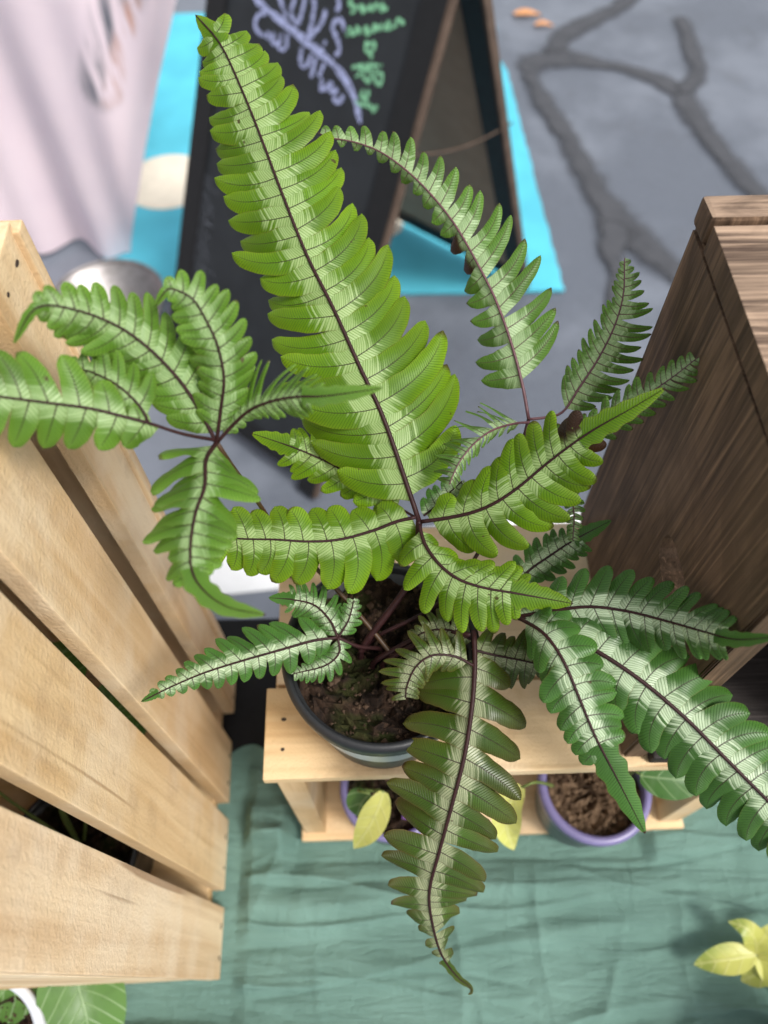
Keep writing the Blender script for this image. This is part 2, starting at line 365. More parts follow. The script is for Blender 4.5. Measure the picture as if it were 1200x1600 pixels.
# fallen leaves on the asphalt
M['orange'] = mat_plain('dry_leaf', (0.62, 0.30, 0.13), 0.7, 0.2)
for px, py, r, lb in ((824, 24, .05, 'larger dry orange leaf lying on the grey asphalt'), (850, 41, .034, 'smaller dry orange leaf lying on the grey asphalt')):
    p = onz(px, py, GZ + .008); v, f = [], []
    for i in range(9):
        t = i / 8; wv = r * 0.42 * math.sin(math.pi * (0.05 + 0.95 * t) ** 0.8) + .001
        for k in (-1, 0, 1): v.append((p.x + (t - .5) * 2 * r, p.y + k * wv, p.z + abs(k) * .008 + .006 * math.sin(4 * t)))
    for i in range(8):
        for k in range(2): f.append((i * 3 + k, i * 3 + k + 1, i * 3 + k + 4, i * 3 + k + 3))
    tag(pyd('fallen_leaf', v, f, M['orange']), lb, 'leaf', 'fallen leaves on the asphalt')

# ------------------------------------------------------------------ chalkboard A-frame sign
M['board'] = mat_plain('chalkboard', (0.022, 0.025, 0.029), 0.55, 0.35, 0, 0.3, 14)
M['frame'] = mat_plain('black_frame', (0.010, 0.010, 0.011), 0.5, 0.35)
M['edge'] = mat_plain('worn_brown_edge', (0.11, 0.075, 0.055), 0.6, 0.3, 0, 0.4, 30)
M['tan'] = mat_plain('brown_hardboard', (0.33, 0.26, 0.19), 0.7, 0.2, 0, 0.15, 20)
def mat_chalk(name, col, lo, hi):
    g = G(name); n = g.noise(g.coord('Object'), 170, 4, .7); g.bsdf(col, .9, .05)
    ps = g.out.inputs[0].links[0].from_socket; mx = g.n('ShaderNodeMixShader'); tp = g.n('ShaderNodeBsdfTransparent')
    g.set(mx.inputs[0], g.step(n, lo, hi)); g.t.links.new(tp.outputs[0], mx.inputs[1]); g.t.links.new(ps, mx.inputs[2]); g.t.links.new(mx.outputs[0], g.out.inputs[0]); return g.m
M['chalk_v'] = mat_chalk('lilac_chalk', (0.42, 0.46, 0.72), .24, .62); M['chalk_g'] = mat_chalk('green_chalk', (0.28, 0.62, 0.37), .24, .62); M['chalk_w'] = mat_chalk('grey_chalk', (0.16, 0.17, 0.20), .35, .7)
Ff = onz(492, 775, GZ + .015); Fb = onz(822, 448, GZ + .015)
hd = (Fb - Ff); spread = hd.length; hd.normalize(); U = Vector((hd.y, -hd.x, 0))     # U: along the hinge, towards the right edge
APX = onplane(740, -128, Ff, U)
SW = 0.50
sign = empty('chalkboard_sign', (Ff + Fb) / 2 - U * SW / 2); sign.location.z = GZ
tag(sign, 'black framed A-frame chalkboard with lilac and green chalk writing on the turquoise mat', 'sign')
SI = Matrix.Translation(sign.location).inverted()
def panel(foot, name, inner_mat, outward):
    up = (APX - foot); L = up.length; up.normalize(); nrm = U.cross(up).normalized()
    if nrm.dot(outward) < 0: nrm = -nrm
    def quad(x0, x1, y0, y1, z0, z1, nm, mat):
        bm = bmesh.new(); bmesh.ops.create_cube(bm, size=1)
        for v in bm.verts:
            a_, b_, c_ = v.co + Vector((.5, .5, .5))
            v.co = foot - U * (x0 + (x1 - x0) * a_) + up * (y0 + (y1 - y0) * b_) + nrm * (z0 + (z1 - z0) * c_)
        bmesh.ops.bevel(bm, geom=bm.edges[:], offset=0.001, segments=1, affect='EDGES')
        o = frombm(nm, bm, mat, sign); o.matrix_parent_inverse = SI; return o
    fwid = 0.045
    quad(fwid, SW - fwid, fwid, L - fwid, -.004, .004, name, inner_mat)
    quad(0, fwid, 0, L, -.010, .010, 'frame_stile', M['frame']); quad(SW - fwid, SW, 0, L, -.010, .010, 'frame_stile', M['frame'])
    quad(fwid, SW - fwid, .03, fwid + .03, -.009, .009, 'frame_rail', M['frame']); quad(fwid, SW - fwid, L - fwid, L, -.009, .009, 'frame_rail', M['frame'])
    quad(-.006, -.0005, .0, L, -.009, .009, 'frame_edging', M['edge'])
    return up, nrm, L
upF, nF, LF = panel(Ff, 'chalk_panel', M['board'], -hd)
upB, nB, LB = panel(Fb, 'back_panel', M['tan'], hd)
bpt = Ff + nF * 0.0055
def chalk(name, strokes, mat, wd):
    v, f = [], []; z = 0
    for st in strokes:
        ps = [onplane(x, y, bpt, nF) for x, y in st]; n = max(4, len(st) * 5); c = spline(ps, n) if len(ps) > 2 else [ps[0].lerp(ps[1], i / n) for i in range(n + 1)]
        o = len(v); z += 0.00006
        for i, p in enumerate(c):
            t = (c[min(i + 1, n)] - c[max(i - 1, 0)]).normalized(); s = t.cross(nF)
            e = wd * (0.55 + 0.45 * random.random()) * min(1, .4 + i / 2, .4 + (n - i) / 2)
            v += [p + s * e * .5 + nF * z, p - s * e * .5 + nF * z]
        f += [(o + 2 * i, o + 2 * i + 1, o + 2 * i + 3, o + 2 * i + 2) for i in range(n)]
    o = pyd(name, v, f, mat, sign, False); o.matrix_parent_inverse = SI
# drawn fern stroke, big lilac letters and smaller lilac words along it
chalk('chalk_drawing', [[(370, -40), (410, 8), (455, 45), (480, 66), (515, 95), (540, 125), (556, 160), (563, 192)]], M['chalk_v'], .016)
chalk('chalk_lettering', [[(428, -20), (440, 5), (447, 28)], [(462, -5), (455, 20), (466, 40)], [(466, 40), (474, 10), (478, -15)],
    [(486, 2), (492, 4), (488, 30), (482, 60)], [(510, 14), (503, 35), (490, 52), (478, 66)],
    [(528, -8), (530, 10), (524, 18)], [(538, 50), (534, 32), (525, 32), (520, 45), (528, 62), (530, 80), (522, 88)], [(506, 66), (510, 68)],
    [(418, 20), (406, 22), (399, 36), (404, 50), (414, 56)], [(420, 48), (418, 62)], [(428, 50), (426, 66), (434, 68)], [(440, 52), (436, 74), (446, 78)], [(450, 50), (448, 76)],
    [(472, 74), (470, 100), (480, 102), (488, 84)], [(494, 90), (486, 122)], [(508, 98), (498, 120)],
    [(504, 122), (502, 140), (512, 136), (518, 128), (516, 142), (528, 138)], [(528, 136), (522, 152), (530, 160), (538, 148)]], M['chalk_v'], .010)
chalk('chalk_lettering', [[(552, -5), (546, 6), (556, 12), (548, 22)], [(560, 14), (566, 8), (566, 20), (572, 10)], [(574, 18), (578, 8), (582, 18), (588, 6), (592, 16)], [(594, 12), (600, 6), (596, 16), (606, 12)],
    [(543, 58), (546, 44), (552, 54), (558, 42), (562, 54)], [(566, 50), (574, 42), (572, 54), (580, 48)], [(584, 52), (586, 38), (592, 46), (598, 36)], [(600, 48), (608, 34), (606, 46), (616, 40)], [(618, 44), (622, 30), (632, 38)],
    [(580, 72), (572, 68), (572, 80), (582, 80), (586, 70), (580, 64)], [(578, 82), (582, 92)],
    [(550, 106), (560, 104), (566, 108), (556, 122)], [(572, 106), (568, 118), (576, 128), (580, 112), (572, 106)], [(588, 106), (586, 124), (594, 132), (598, 118), (590, 112)], [(560, 102), (598, 102)],
    [(570, 140), (564, 150), (574, 152), (576, 140)], [(556, 158), (566, 164), (572, 158), (576, 170)], [(578, 162), (584, 172), (590, 164), (582, 176)]], M['chalk_g'], .008)
st = []
for k in range(26):                       # small rows of chalk smudges in the lower half
    y = 262 + k * 9; x = 306 - k * 0.6
    st.append([(x + random.uniform(-2, 2), y), (x + 12, y + 10), (x + 22 + random.uniform(0, 18), y + 22)])
chalk('chalk_smudge', st, M['chalk_w'], .005)
a, b = onplane(628, 243, Ff, U), onplane(800, 192, Ff, U)
c = [a.lerp(b, i / 12) + Vector((0, 0, -.02 * math.sin(math.pi * i / 12))) for i in range(13)]
v, f = tube(c, [.0022] * 13, 6); o = pyd('spreader_cord', v, f, M['edge'], sign); o.matrix_parent_inverse = SI

# ------------------------------------------------------------------ pink cloth hanging at the neighbouring stall
def mat_pink():
    g = G('pink_cloth'); v = g.coord('Object'); n = g.noise(v, 6, 4); fn = g.noise(v, 500, 2)
    c = g.mix(g.step(n, 0.35, 0.7), (0.88, 0.735, 0.785), (0.83, 0.69, 0.75))
    s = g.noise(g.coord('Object', (26, 26, 3)), 1.0, 4, 0.6, 0.6)
    c = g.mix(g.math('MULTIPLY', g.attr('grey'), g.step(s, 0.40, 0.56)), c, (0.13, 0.14, 0.17))
    c = g.mix(g.math('MULTIPLY', g.attr('orange'), g.step(s, 0.40, 0.60)), c, (0.75, 0.30, 0.13))
    return g.bsdf(c, 0.75, 0.2, 0, fn, 0.15, 0.001, 0.2)
M['pink'] = mat_pink()
YC = 1.78
edge = [onplane(x, y, Vector((0, YC, 0)), Vector((0, 1, 0))) for x, y in ((306, -75), (292, -40), (276, 0), (262, 60), (244, 140), (229, 220), (217, 300), (206, 370), (203, 398))]
ec = spline(edge, 60); v, f, ga, oa = [], [], [], []
NC = 110
pg = [onplane(x, y, Vector((0, YC, 0)), Vector((0, 1, 0))) for x, y in ((196, -40), (166, 60), (160, 128))]
po = [onplane(x, y, Vector((0, YC, 0)), Vector((0, 1, 0))) for x, y in ((205, 10), (186, 80), (176, 142))]
def dseg(p, pts):
    best = 9
    for a_, b_ in zip(pts, pts[1:]):
        ab = b_ - a_; t = max(0, min(1, (p - a_).dot(ab) / ab.dot(ab))); best = min(best, (p - a_ - ab * t).length)
    return best
rows = [Vector((ec[0].x, YC + .5, ec[0].z + .02))] + [Vector((ec[0].x, YC + .04, ec[0].z + .012))] + ec
for i, e in enumerate(rows):
    dpt = max(0, (i - 2) / 60)
    for k in range(NC + 1):
        xx = e.x - (k / NC) * (1.5 + 0.1 * dpt)
        fold = 0.035 * math.sin(xx * 17 + 0.6 * math.sin(xx * 5)) + 0.018 * math.sin(xx * 41 + 1.3 + dpt) + .02 * math.sin(xx * 8)
        edge_roll = 0.03 * math.exp(-(k / 2.5) ** 2)
        yy = e.y + (-(fold * (0.25 + 0.9 * dpt)) + edge_roll if i > 1 else 0)
        z = max(e.z, GZ + .006)
        p = Vector((xx, yy, z)); v.append(p); q = Vector((xx, YC, z))
        ga.append(max(0, 1 - (dseg(q, pg) / .055) ** 2)); oa.append(max(0, 1 - (dseg(q, po) / .022) ** 2))
for i in range(len(rows) - 1):
    for k in range(NC): a_ = i * (NC + 1) + k; f.append((a_, a_ + 1, a_ + NC + 2, a_ + NC + 1))
o = pyd('hanging_cloth', v, f, M['pink'], None, True, {'grey': ga, 'orange': oa})
tag(o, 'pale pink cloth with grey feather print hanging in soft folds to the ground', 'cloth')

# ------------------------------------------------------------------ metal bucket
g = G('galvanised_metal'); v_ = g.coord('Object'); n = g.noise(v_, 30, 4); vo = g.n('ShaderNodeTexVoronoi'); g.set(vo.inputs['Vector'], v_); vo.inputs['Scale'].default_value = 60
M['metal'] = g.bsdf(g.mix(vo.outputs['Distance'], (0.36, 0.34, 0.34), (0.22, 0.205, 0.20)), g.math('MULTIPLY_ADD', n, .2, .38), .5, 1.0, n, .1, .002)
RB = 0.140
rc = onz(166, 468, -.575)
bk = empty('metal_bucket', (rc.x, rc.y, GZ)); hb = -.575 - GZ
tag(bk, 'round galvanised metal bucket standing on the ground in front of the pink cloth', 'bucket')
vv, ff = lathe([(0.001, .004), (RB * .80, .004), (RB * .98, hb - .004), (RB * .965, hb - .004), (RB * .79, .010), (0.001, .010)], 64); pyd('wall', vv, ff, M['metal'], bk)
vv, ff = lathe([(RB + .005 * math.cos(a_), hb + .005 * math.sin(a_)) for a_ in [i * math.pi / 6 for i in range(13)]], 64); pyd('rim', vv, ff, M['metal'], bk)
v, f = tube([Vector((RB * 1.02 * math.cos(a_), -RB * 1.04 * math.sin(a_) * .35 - RB * .95, hb - .03 - .06 * math.sin(a_))) for a_ in [math.pi * i / 16 for i in range(17)]], [.0025] * 17, 6); pyd('handle', v, f, M['metal'], bk)

# ------------------------------------------------------------------ table and green cloth
ty = onz(380, 962, 0).y
tb = empty('folding_table', (0, ty - .38, GZ)); tag(tb, 'black folding table carrying the crates under the green cloth', 'table')
o = box('tabletop', (-.95, ty - .76, -.036), (.95, ty, -.006), M['black_top'], None, .004); o.parent = tb; o.matrix_parent_inverse = Matrix.Translation(tb.location).inverted()
for sx in (-.85, .85):
    for yy in (ty - .70, ty - .06):
        vv, ff = tube([(sx, yy, GZ), (sx, yy, -.2), (sx, yy, -.0365)], [.014, .014, .014], 12)
        o = pyd('leg', vv, ff, M['black_plastic'], tb); o.matrix_parent_inverse = Matrix.Translation(tb.location).inverted()
def mat_cloth():
    g = G('sage_green_cloth'); v = g.coord('Object'); n = g.noise(v, 12, 4); wv = g.noise(g.coord('Object', (2200, 900, 1)), 1.0, 2); wv2 = g.noise(g.coord('Object', (700, 2400, 1)), 1.0, 2)
    c = g.mix(g.step(n, .35, .7), (0.138, 0.244, 0.206), (0.174, 0.298, 0.254)); c = g.mix(g.math('MULTIPLY', g.step(wv, .5, .75), .18), c, (0.06, 0.125, 0.10))
    cr = g.math('ADD', g.noise(g.coord('Object', (12, 75, 1)), 1.0, 5, .62, 1.2), g.math('MULTIPLY', g.noise(g.coord('Object', (60, 22, 1)), 1.0, 3, .6, .8), .5))
    return g.bsdf(c, .8, .2, 0, g.math('ADD', g.math('MULTIPLY', g.math('ADD', wv, wv2), .15), cr), .9, .0075)
M['cloth'] = mat_cloth()
yb = onz(395, 1192, 0).y
x0, x1, y0, y1 = -.62, .62, ty - .80, yb
rng = np.random.RandomState(4)
folds = []                       # soft creases mostly running left-right
for i in range(190):
    folds.append((rng.uniform(-.6, .6), rng.uniform(-.36, y1 - .005), rng.normal(0, .13), rng.uniform(.03, .22), rng.uniform(.0012, .0050), rng.choice([-1, 1], p=[.3, .7]) * rng.uniform(.0012, .0060)))
for i in range(60):
    folds.append((rng.uniform(-.6, .6), rng.uniform(-.36, y1), math.pi / 2 + rng.normal(0, .3), rng.uniform(.025, .07), rng.uniform(.005, .010), rng.uniform(.0015, .004)))
gx = np.concatenate([np.linspace(x0, -.30, 40, endpoint=False), np.linspace(-.30, .42, 400, endpoint=False), np.linspace(.42, x1, 30)])
gy = np.concatenate([np.linspace(y0, -.12, 70, endpoint=False), np.linspace(-.12, y1, 230)]); NX, NY = len(gx) - 1, len(gy) - 1; X, Y = np.meshgrid(gx, gy)
Z = np.zeros_like(X)
for cx, cy, an, ln, wd, am in folds:
    dx, dy = X - cx, Y - cy; a_ = dx * math.cos(an) + dy * math.sin(an); b_ = -dx * math.sin(an) + dy * math.cos(an) + .012 * np.sin(a_ * 18 + cx * 40)
    Z += am * np.exp(-(a_ / ln) ** 2) * np.exp(-np.abs(b_ / wd) ** 1.25)
for i in range(16):
    cx, cy, an, ln, wd, am = rng.uniform(-.3, .5), rng.uniform(-.1, y1), rng.normal(0, .12), rng.uniform(.15, .4), rng.uniform(.006, .014), rng.uniform(.004, .009)
    dx, dy = X - cx, Y - cy; a_ = dx * math.cos(an) + dy * math.sin(an); b_ = -dx * math.sin(an) + dy * math.cos(an) + .01 * np.sin(a_ * 14 + cx * 40)
    Z += am * np.exp(-(a_ / ln) ** 2) * np.exp(-np.abs(b_ / wd) ** 1.5)
Z = np.maximum(Z * 1.2, -.002) + .003 + 0.0012 * np.sin(X * 37 + Y * 90) + .0012
# taller bunched folds by the tall crate and towards the front
Z += .010 * np.exp(-((X + .115) / .030) ** 2) * np.exp(-((Y - .135) / .030) ** 2) * (1 + .6 * np.sin(Y * 150 + X * 90))
edgew = .012 * np.sin(X * 34) + .006 * np.sin(X * 90 + 1)
Y2 = Y + edgew * np.clip((Y - (y1 - .05)) / .05, 0, 1)
# flatten where the crates stand
def flat(xc0, xc1, yc0, yc1):
    global Z
    dx = np.maximum(np.maximum(xc0 - X, X - xc1), 0); dy = np.maximum(np.maximum(yc0 - Y2, Y2 - yc1), 0)
    Z = Z * np.clip(np.sqrt(dx * dx + dy * dy) / .012, 0, 1) + .0012
flat(-.50, -.135, -.02, .30); flat(-.085, .225, .095, .40)
yfr = ty - .76
over = np.clip(yfr - Y, 0, 1); Zf = np.where(over > 0, Z - over * 4, Z); Y2 = np.where(over > 0, yfr - .01, Y2)
v = np.stack([X, Y2, Zf - .0052], -1).reshape(-1, 3)
f = [(j * (NX + 1) + i, j * (NX + 1) + i + 1, (j + 1) * (NX + 1) + i + 1, (j + 1) * (NX + 1) + i) for j in range(NY) for i in range(NX)]
tag(pyd('tablecloth', v, f, M['cloth']), 'crumpled sage green cloth spread over the black table', 'tablecloth')

# ------------------------------------------------------------------ tall pale crate standing on its end (left)
RZ = rad(2.0)
def nails(par, pts, axis):
    for p in pts:
        r = .0016; d1 = random.uniform(.8, 1.6); vv = []
        n = 8
        for i in range(n):
            a_ = 2 * math.pi * i / n; u, w_ = r * d1 * math.cos(a_), r * .8 * math.sin(a_)
            vv.append({'x': (0, u, w_), 'z': (u, w_, 0)}[axis])
        for i in range(n):
            a_ = 2 * math.pi * i / n; u, w_ = r * .8 * d1 * math.cos(a_), r * .6 * math.sin(a_); h = .0007
            vv.append({'x': (h, u, w_), 'z': (u, w_, h)}[axis])
        o = pyd('nail', vv, [tuple(range(n, 2 * n))] + [(i, (i + 1) % n, n + (i + 1) % n, n + i) for i in range(n)], M['nail'], par, False); o.location = p
pn = onz(345, 1530, 0)
lc = empty('wooden_crate', pn, RZ); tag(lc, 'tall pale pine slatted crate standing on its end beside the fern', 'crate')
Li = (Matrix.Translation(pn) @ Matrix.Rotation(RZ, 4, 'Z')).inverted()
sl_px = [((345, 1530), (347, 1419)), ((350, 1391), (358, 1281)), ((357, 1256), (366, 1160)), ((369, 1115), (371, 1050))]
TOPZ = H * .7214
ys = [((Li @ onz(*a_, 0)).y, (Li @ onz(*b_, 0)).y) for a_, b_ in sl_px]
DEP = ys[-1][1]; WID = .29; ST = .0105; BT = .018
for i, (a_, b_) in enumerate(ys):
    dz = random.uniform(-.002, .002) if i else 0
    o = box('slat', (-ST, a_, .001), (0, b_, TOPZ + dz), M['pine_z'], lc, .0008, .0006)
    yc = [a_ + (b_ - a_) * q for q in (.28, .72)]
    nails(o, [Vector((ST / 2, y - (a_ + b_) / 2, z)) for y in yc for z in (TOPZ / 2 - .012, -TOPZ / 2 + .012)], 'x')
box('end_panel', (-WID + ST + .0005, .006, TOPZ - BT - .001), (-ST - .0005, DEP - .004, TOPZ - .0015), M['pine_x'], lc, .001)
for k in range(3):
    xa_ = -WID + .010 + k * (WID - .024) / 3
    box('added_front_slat', (xa_, .0005, .020), (xa_ + (WID - .024) / 3 - .008, .0055, TOPZ - .020), M['pine_z'], lc, .0008)  # added slats closing the unseen near side, to keep the crate's inside dark
box('end_panel', (-WID + ST + .0005, .006, .001), (-ST - .0005, DEP - .004, BT), M['pine_x'], lc, .001)
for k in range(4):
    xa_ = -WID + .006 + k * (WID - .012 + .010) / 4
    box('back_slat', (xa_, DEP - .0035, .002), (xa_ + (WID - .012 + .006) / 4, DEP + .005, TOPZ - .002), M['pine_z'], lc, .0008)
box('side_board', (-WID, .0005, .0015), (-WID + .008, DEP - .005, TOPZ - .002), M['pine_z'], lc, .0008)

# ------------------------------------------------------------------ riser: pale crate lying on its side
ZR = H * .335
rl, rr = onz(410, 1218, ZR), onz(1262, 1190, ZR)
ra = math.atan2(rr.y - rl.y, rr.x - rl.x); RW = (rr - rl).length
rs = empty('wooden_crate', (rl.x, rl.y, 0), ra); tag(rs, 'pale pine slatted crate lying on its side as a shelf under the fern pot', 'crate')
Ri = (Matrix.Translation((rl.x, rl.y, 0)) @ Matrix.Rotation(ra, 4, 'Z')).inverted()
y2 = (Ri @ onz(412, 1076, ZR)).y
tops = [(0, y2), (y2 + .0035, 2 * y2 + .002), (2 * y2 + .007, 3 * y2 + .004)]
RD = tops[-1][1]
for i, (a_, b_) in enumerate(tops):
    inset = (0, .006, .004)[i]
    o = box('slat', (inset, a_, ZR - ST), (RW - (0, .004, .002)[i], b_, ZR + (0, -.002, -.0015)[i]), M['pine_x'], rs, .0008, .0004)
    yc = [(b_ - a_) * q for q in (-.19, .14)]
    nails(o, [Vector((sx * (RW / 2 - .012), y, ST / 2)) for y in yc for sx in (-1, 1)], 'z')
    box('slat', (0, a_, .001), (RW, b_, ST), M['pine_x'], rs, .0008, .0004)
for xa_ in (.004, RW - .004 - BT):
    for k in range(2):
        box('end_board', (xa_, .006 + k * (RD / 2 - .002), ST + .0005), (xa_ + BT, k * RD / 2 + RD / 2 - .006, ZR - ST - .0025), M['pine_z'], rs, .001)
for k in range(3):
    z0 = .014 + k * (ZR - .024) / 3
    box('back_slat', (.026, RD - .010, z0), (RW - .026, RD - .002, z0 + (ZR - .06) / 3), M['pine_x'], rs, .0008)

# ------------------------------------------------------------------ dark wooden crate
bl = onz(970, 1184, ZR); bl2 = onz(904, 806, ZR)
da = math.atan2(-(bl2.x - bl.x), bl2.y - bl.y)
DD = (bl2 - bl).length; DH = H * .7035 - ZR; DW = .135; PT = .016
dk = empty('dark_wooden_crate', (bl.x, bl.y, ZR + .0005), da); tag(dk, 'dark stained rough wooden box open at the front, standing on the pale shelf crate', 'box')
# left panel with hand hole
Di = (Matrix.Translation((bl.x, bl.y, ZR)) @ Matrix.Rotation(da, 4, 'Z')).inverted()
HC = Di @ onplane(1052, 912, bl, Vector((math.cos(da), math.sin(da), 0)))
bm = bmesh.new()
def ringyz(x): return [bm.verts.new((x, y, z)) for y, z in ((0, 0), (DD, 0), (DD, DH - .015), (0, DH - .015))]
def holeyz(x):
    out = []
    cy, cz = HC.y, HC.z
    for i in range(16):
        a_ = 2 * math.pi * i / 16 + math.pi * 1.25
        out.append(bm.verts.new((x, cy + .026 * math.copysign(abs(math.cos(a_)) ** .7, math.cos(a_)), cz + .014 * math.copysign(abs(math.sin(a_)) ** .7, math.sin(a_)))))
    return out
for x in (0, PT):
    r4, h16 = ringyz(x), holeyz(x)
    for q in range(4):
        seg = [h16[(q * 4 + k) % 16] for k in range(5)]
        bm.faces.new([r4[q], r4[(q + 1) % 4]] + seg[::-1])
    if x == 0: r0, h0 = r4, h16
for q in range(4): bm.faces.new((r0[q], r0[(q + 1) % 4], r4[(q + 1) % 4], r4[q]))
for q in range(16): bm.faces.new((h0[q], h0[(q + 1) % 16], h16[(q + 1) % 16], h16[q]))
es = [e for e in bm.edges if all(v in r0 or v in r4 for v in e.verts)]
bmesh.ops.bevel(bm, geom=es, offset=.0018, segments=2, affect='EDGES')
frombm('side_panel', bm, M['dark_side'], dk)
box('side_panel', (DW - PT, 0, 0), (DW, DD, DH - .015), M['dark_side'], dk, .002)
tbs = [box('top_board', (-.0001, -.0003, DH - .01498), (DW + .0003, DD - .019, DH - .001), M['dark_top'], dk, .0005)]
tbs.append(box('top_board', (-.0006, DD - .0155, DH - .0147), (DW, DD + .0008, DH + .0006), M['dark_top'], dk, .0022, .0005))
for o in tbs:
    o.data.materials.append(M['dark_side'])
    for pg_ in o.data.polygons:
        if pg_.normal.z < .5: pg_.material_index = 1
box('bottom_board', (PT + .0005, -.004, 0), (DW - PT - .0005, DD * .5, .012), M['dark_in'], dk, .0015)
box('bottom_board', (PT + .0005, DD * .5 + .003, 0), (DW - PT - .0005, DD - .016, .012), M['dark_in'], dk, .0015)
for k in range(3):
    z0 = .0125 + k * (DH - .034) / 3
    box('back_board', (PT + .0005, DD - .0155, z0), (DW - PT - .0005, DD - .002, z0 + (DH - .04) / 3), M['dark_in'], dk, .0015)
nails(dk, [], 'x')

# ------------------------------------------------------------------ pots
def soil_disc(parent, r, z, mat, seed, amp=.004):
    rs_ = np.random.RandomState(seed); v, f = [(0, 0, z + amp)], []; nr, na = 16, 56
    for k in range(1, nr + 1):
        for i in range(na):
            a_ = 2 * math.pi * i / na; rr_ = r * k / nr
            v.append((rr_ * math.cos(a_), rr_ * math.sin(a_), z + rs_.uniform(-amp, amp) * (1 if k < nr else .2) + amp * .8 * math.sin(7 * a_ + k)))
    for i in range(na): f.append((0, 1 + i, 1 + (i + 1) % na))
    for k in range(nr - 1):
        for i in range(na): a_ = 1 + k * na; f.append((a_ + i, a_ + na + i, a_ + na + (i + 1) % na, a_ + (i + 1) % na))
    s = pyd('soil', v, f, mat, parent, False)
    # crumbs and bark bits, joined
    v, f = [], []
    for _ in range(420):
        a_, q = rs_.uniform(0, 6.283), r * .96 * math.sqrt(rs_.uniform()); s_ = rs_.uniform(.0004, .0011) if rs_.uniform() < .93 else rs_.uniform(.0015, .0028)
        c_ = Vector((q * math.cos(a_), q * math.sin(a_), z + amp * .6)); o_ = len(v)
        for dx, dy, dz in ((1, 0, 0), (0, 1, 0), (-1, 0, 0), (0, -1, 0), (0, 0, 1), (0, 0, -1)):
            v.append(c_ + Vector((dx * rs_.uniform(.6, 1.6), dy * rs_.uniform(.6, 1.6), dz * rs_.uniform(.4, 1))) * s_)
        f += [(o_ + a, o_ + b, o_ + 4) for a, b in ((0, 1), (1, 2), (2, 3), (3, 0))] + [(o_ + b, o_ + a, o_ + 5) for a, b in ((0, 1), (1, 2), (2, 3), (3, 0))]
    c_ = pyd('soil_crumbs', v, f, M['bark'] if mat is M['soil'] else mat, parent, False); tag(c_, kind='stuff')
def pot(name, loc, r, h, mat_rim, mat_body, soilmat, label, group, soilz=.85, seed=1, rimw=.004):
    e = empty(name, loc); tag(e, label, 'pot', group)
    vv, ff = lathe([(.001, 0), (r * .76, 0), (r * .79, .003), (r * .95, h - .014), (r * .945, h - .006), (r * .90, h - .006), (r * .76, .004), (.001, .004)], 64); pyd('body', vv, ff, mat_body, e)
    vv, ff = lathe([(r * .952, h - .013), (r, h - .013), (r + .0008, h - .003), (r, h), (r - rimw * .5, h + .0012), (r - rimw, h), (r - rimw, h - .012)], 64); pyd('rim', vv, ff, mat_rim, e)
    soil_disc(e, r * .925, h * soilz, soilmat, seed)
    return e
PC = onz(596, 1016, ZR + .092); PR = .0555; PH = .092
fp = pot('nursery_pot', (PC.x, PC.y, ZR + .0006), PR, PH, M['black_plastic'], M['black_plastic'], M['soil'], 'black plastic nursery pot of dark soil on the pale shelf crate, holding the fern', 'plant pots', .86, 3)
g = G('printed_label'); v_ = g.coord('Object', (1, 1, 1)); n = g.noise(g.coord('Object', (520, 520, 260)), 1.0, 2); n2 = g.noise(v_, 50, 3)
sep = g.n('ShaderNodeSeparateXYZ'); g.set(sep.inputs[0], v_)
row = g.step(g.math('ABSOLUTE', g.math('SUBTRACT', sep.outputs[2], PH * .66)), .0035, .002)
M['label'] = g.bsdf(g.mix(g.math('MULTIPLY', g.math('MULTIPLY', row, g.step(n, .45, .6)), .6), g.mix(n2, (.55, .58, .60), (.42, .47, .50)), (.09, .11, .12)), .35, .5)
vv, ff = [], []
for i in range(41):
    a_ = math.pi * (1.12 + .76 * i / 40)
    for z in (PH * .44, PH * .80):
        rr_ = PR * (.79 + .16 * z / PH) + .0012; vv.append((rr_ * math.cos(a_), rr_ * math.sin(a_), z))
ff = [(2 * i, 2 * i + 2, 2 * i + 3, 2 * i + 1) for i in range(40)]
pyd('paper_label', vv, ff, M['label'], fp)

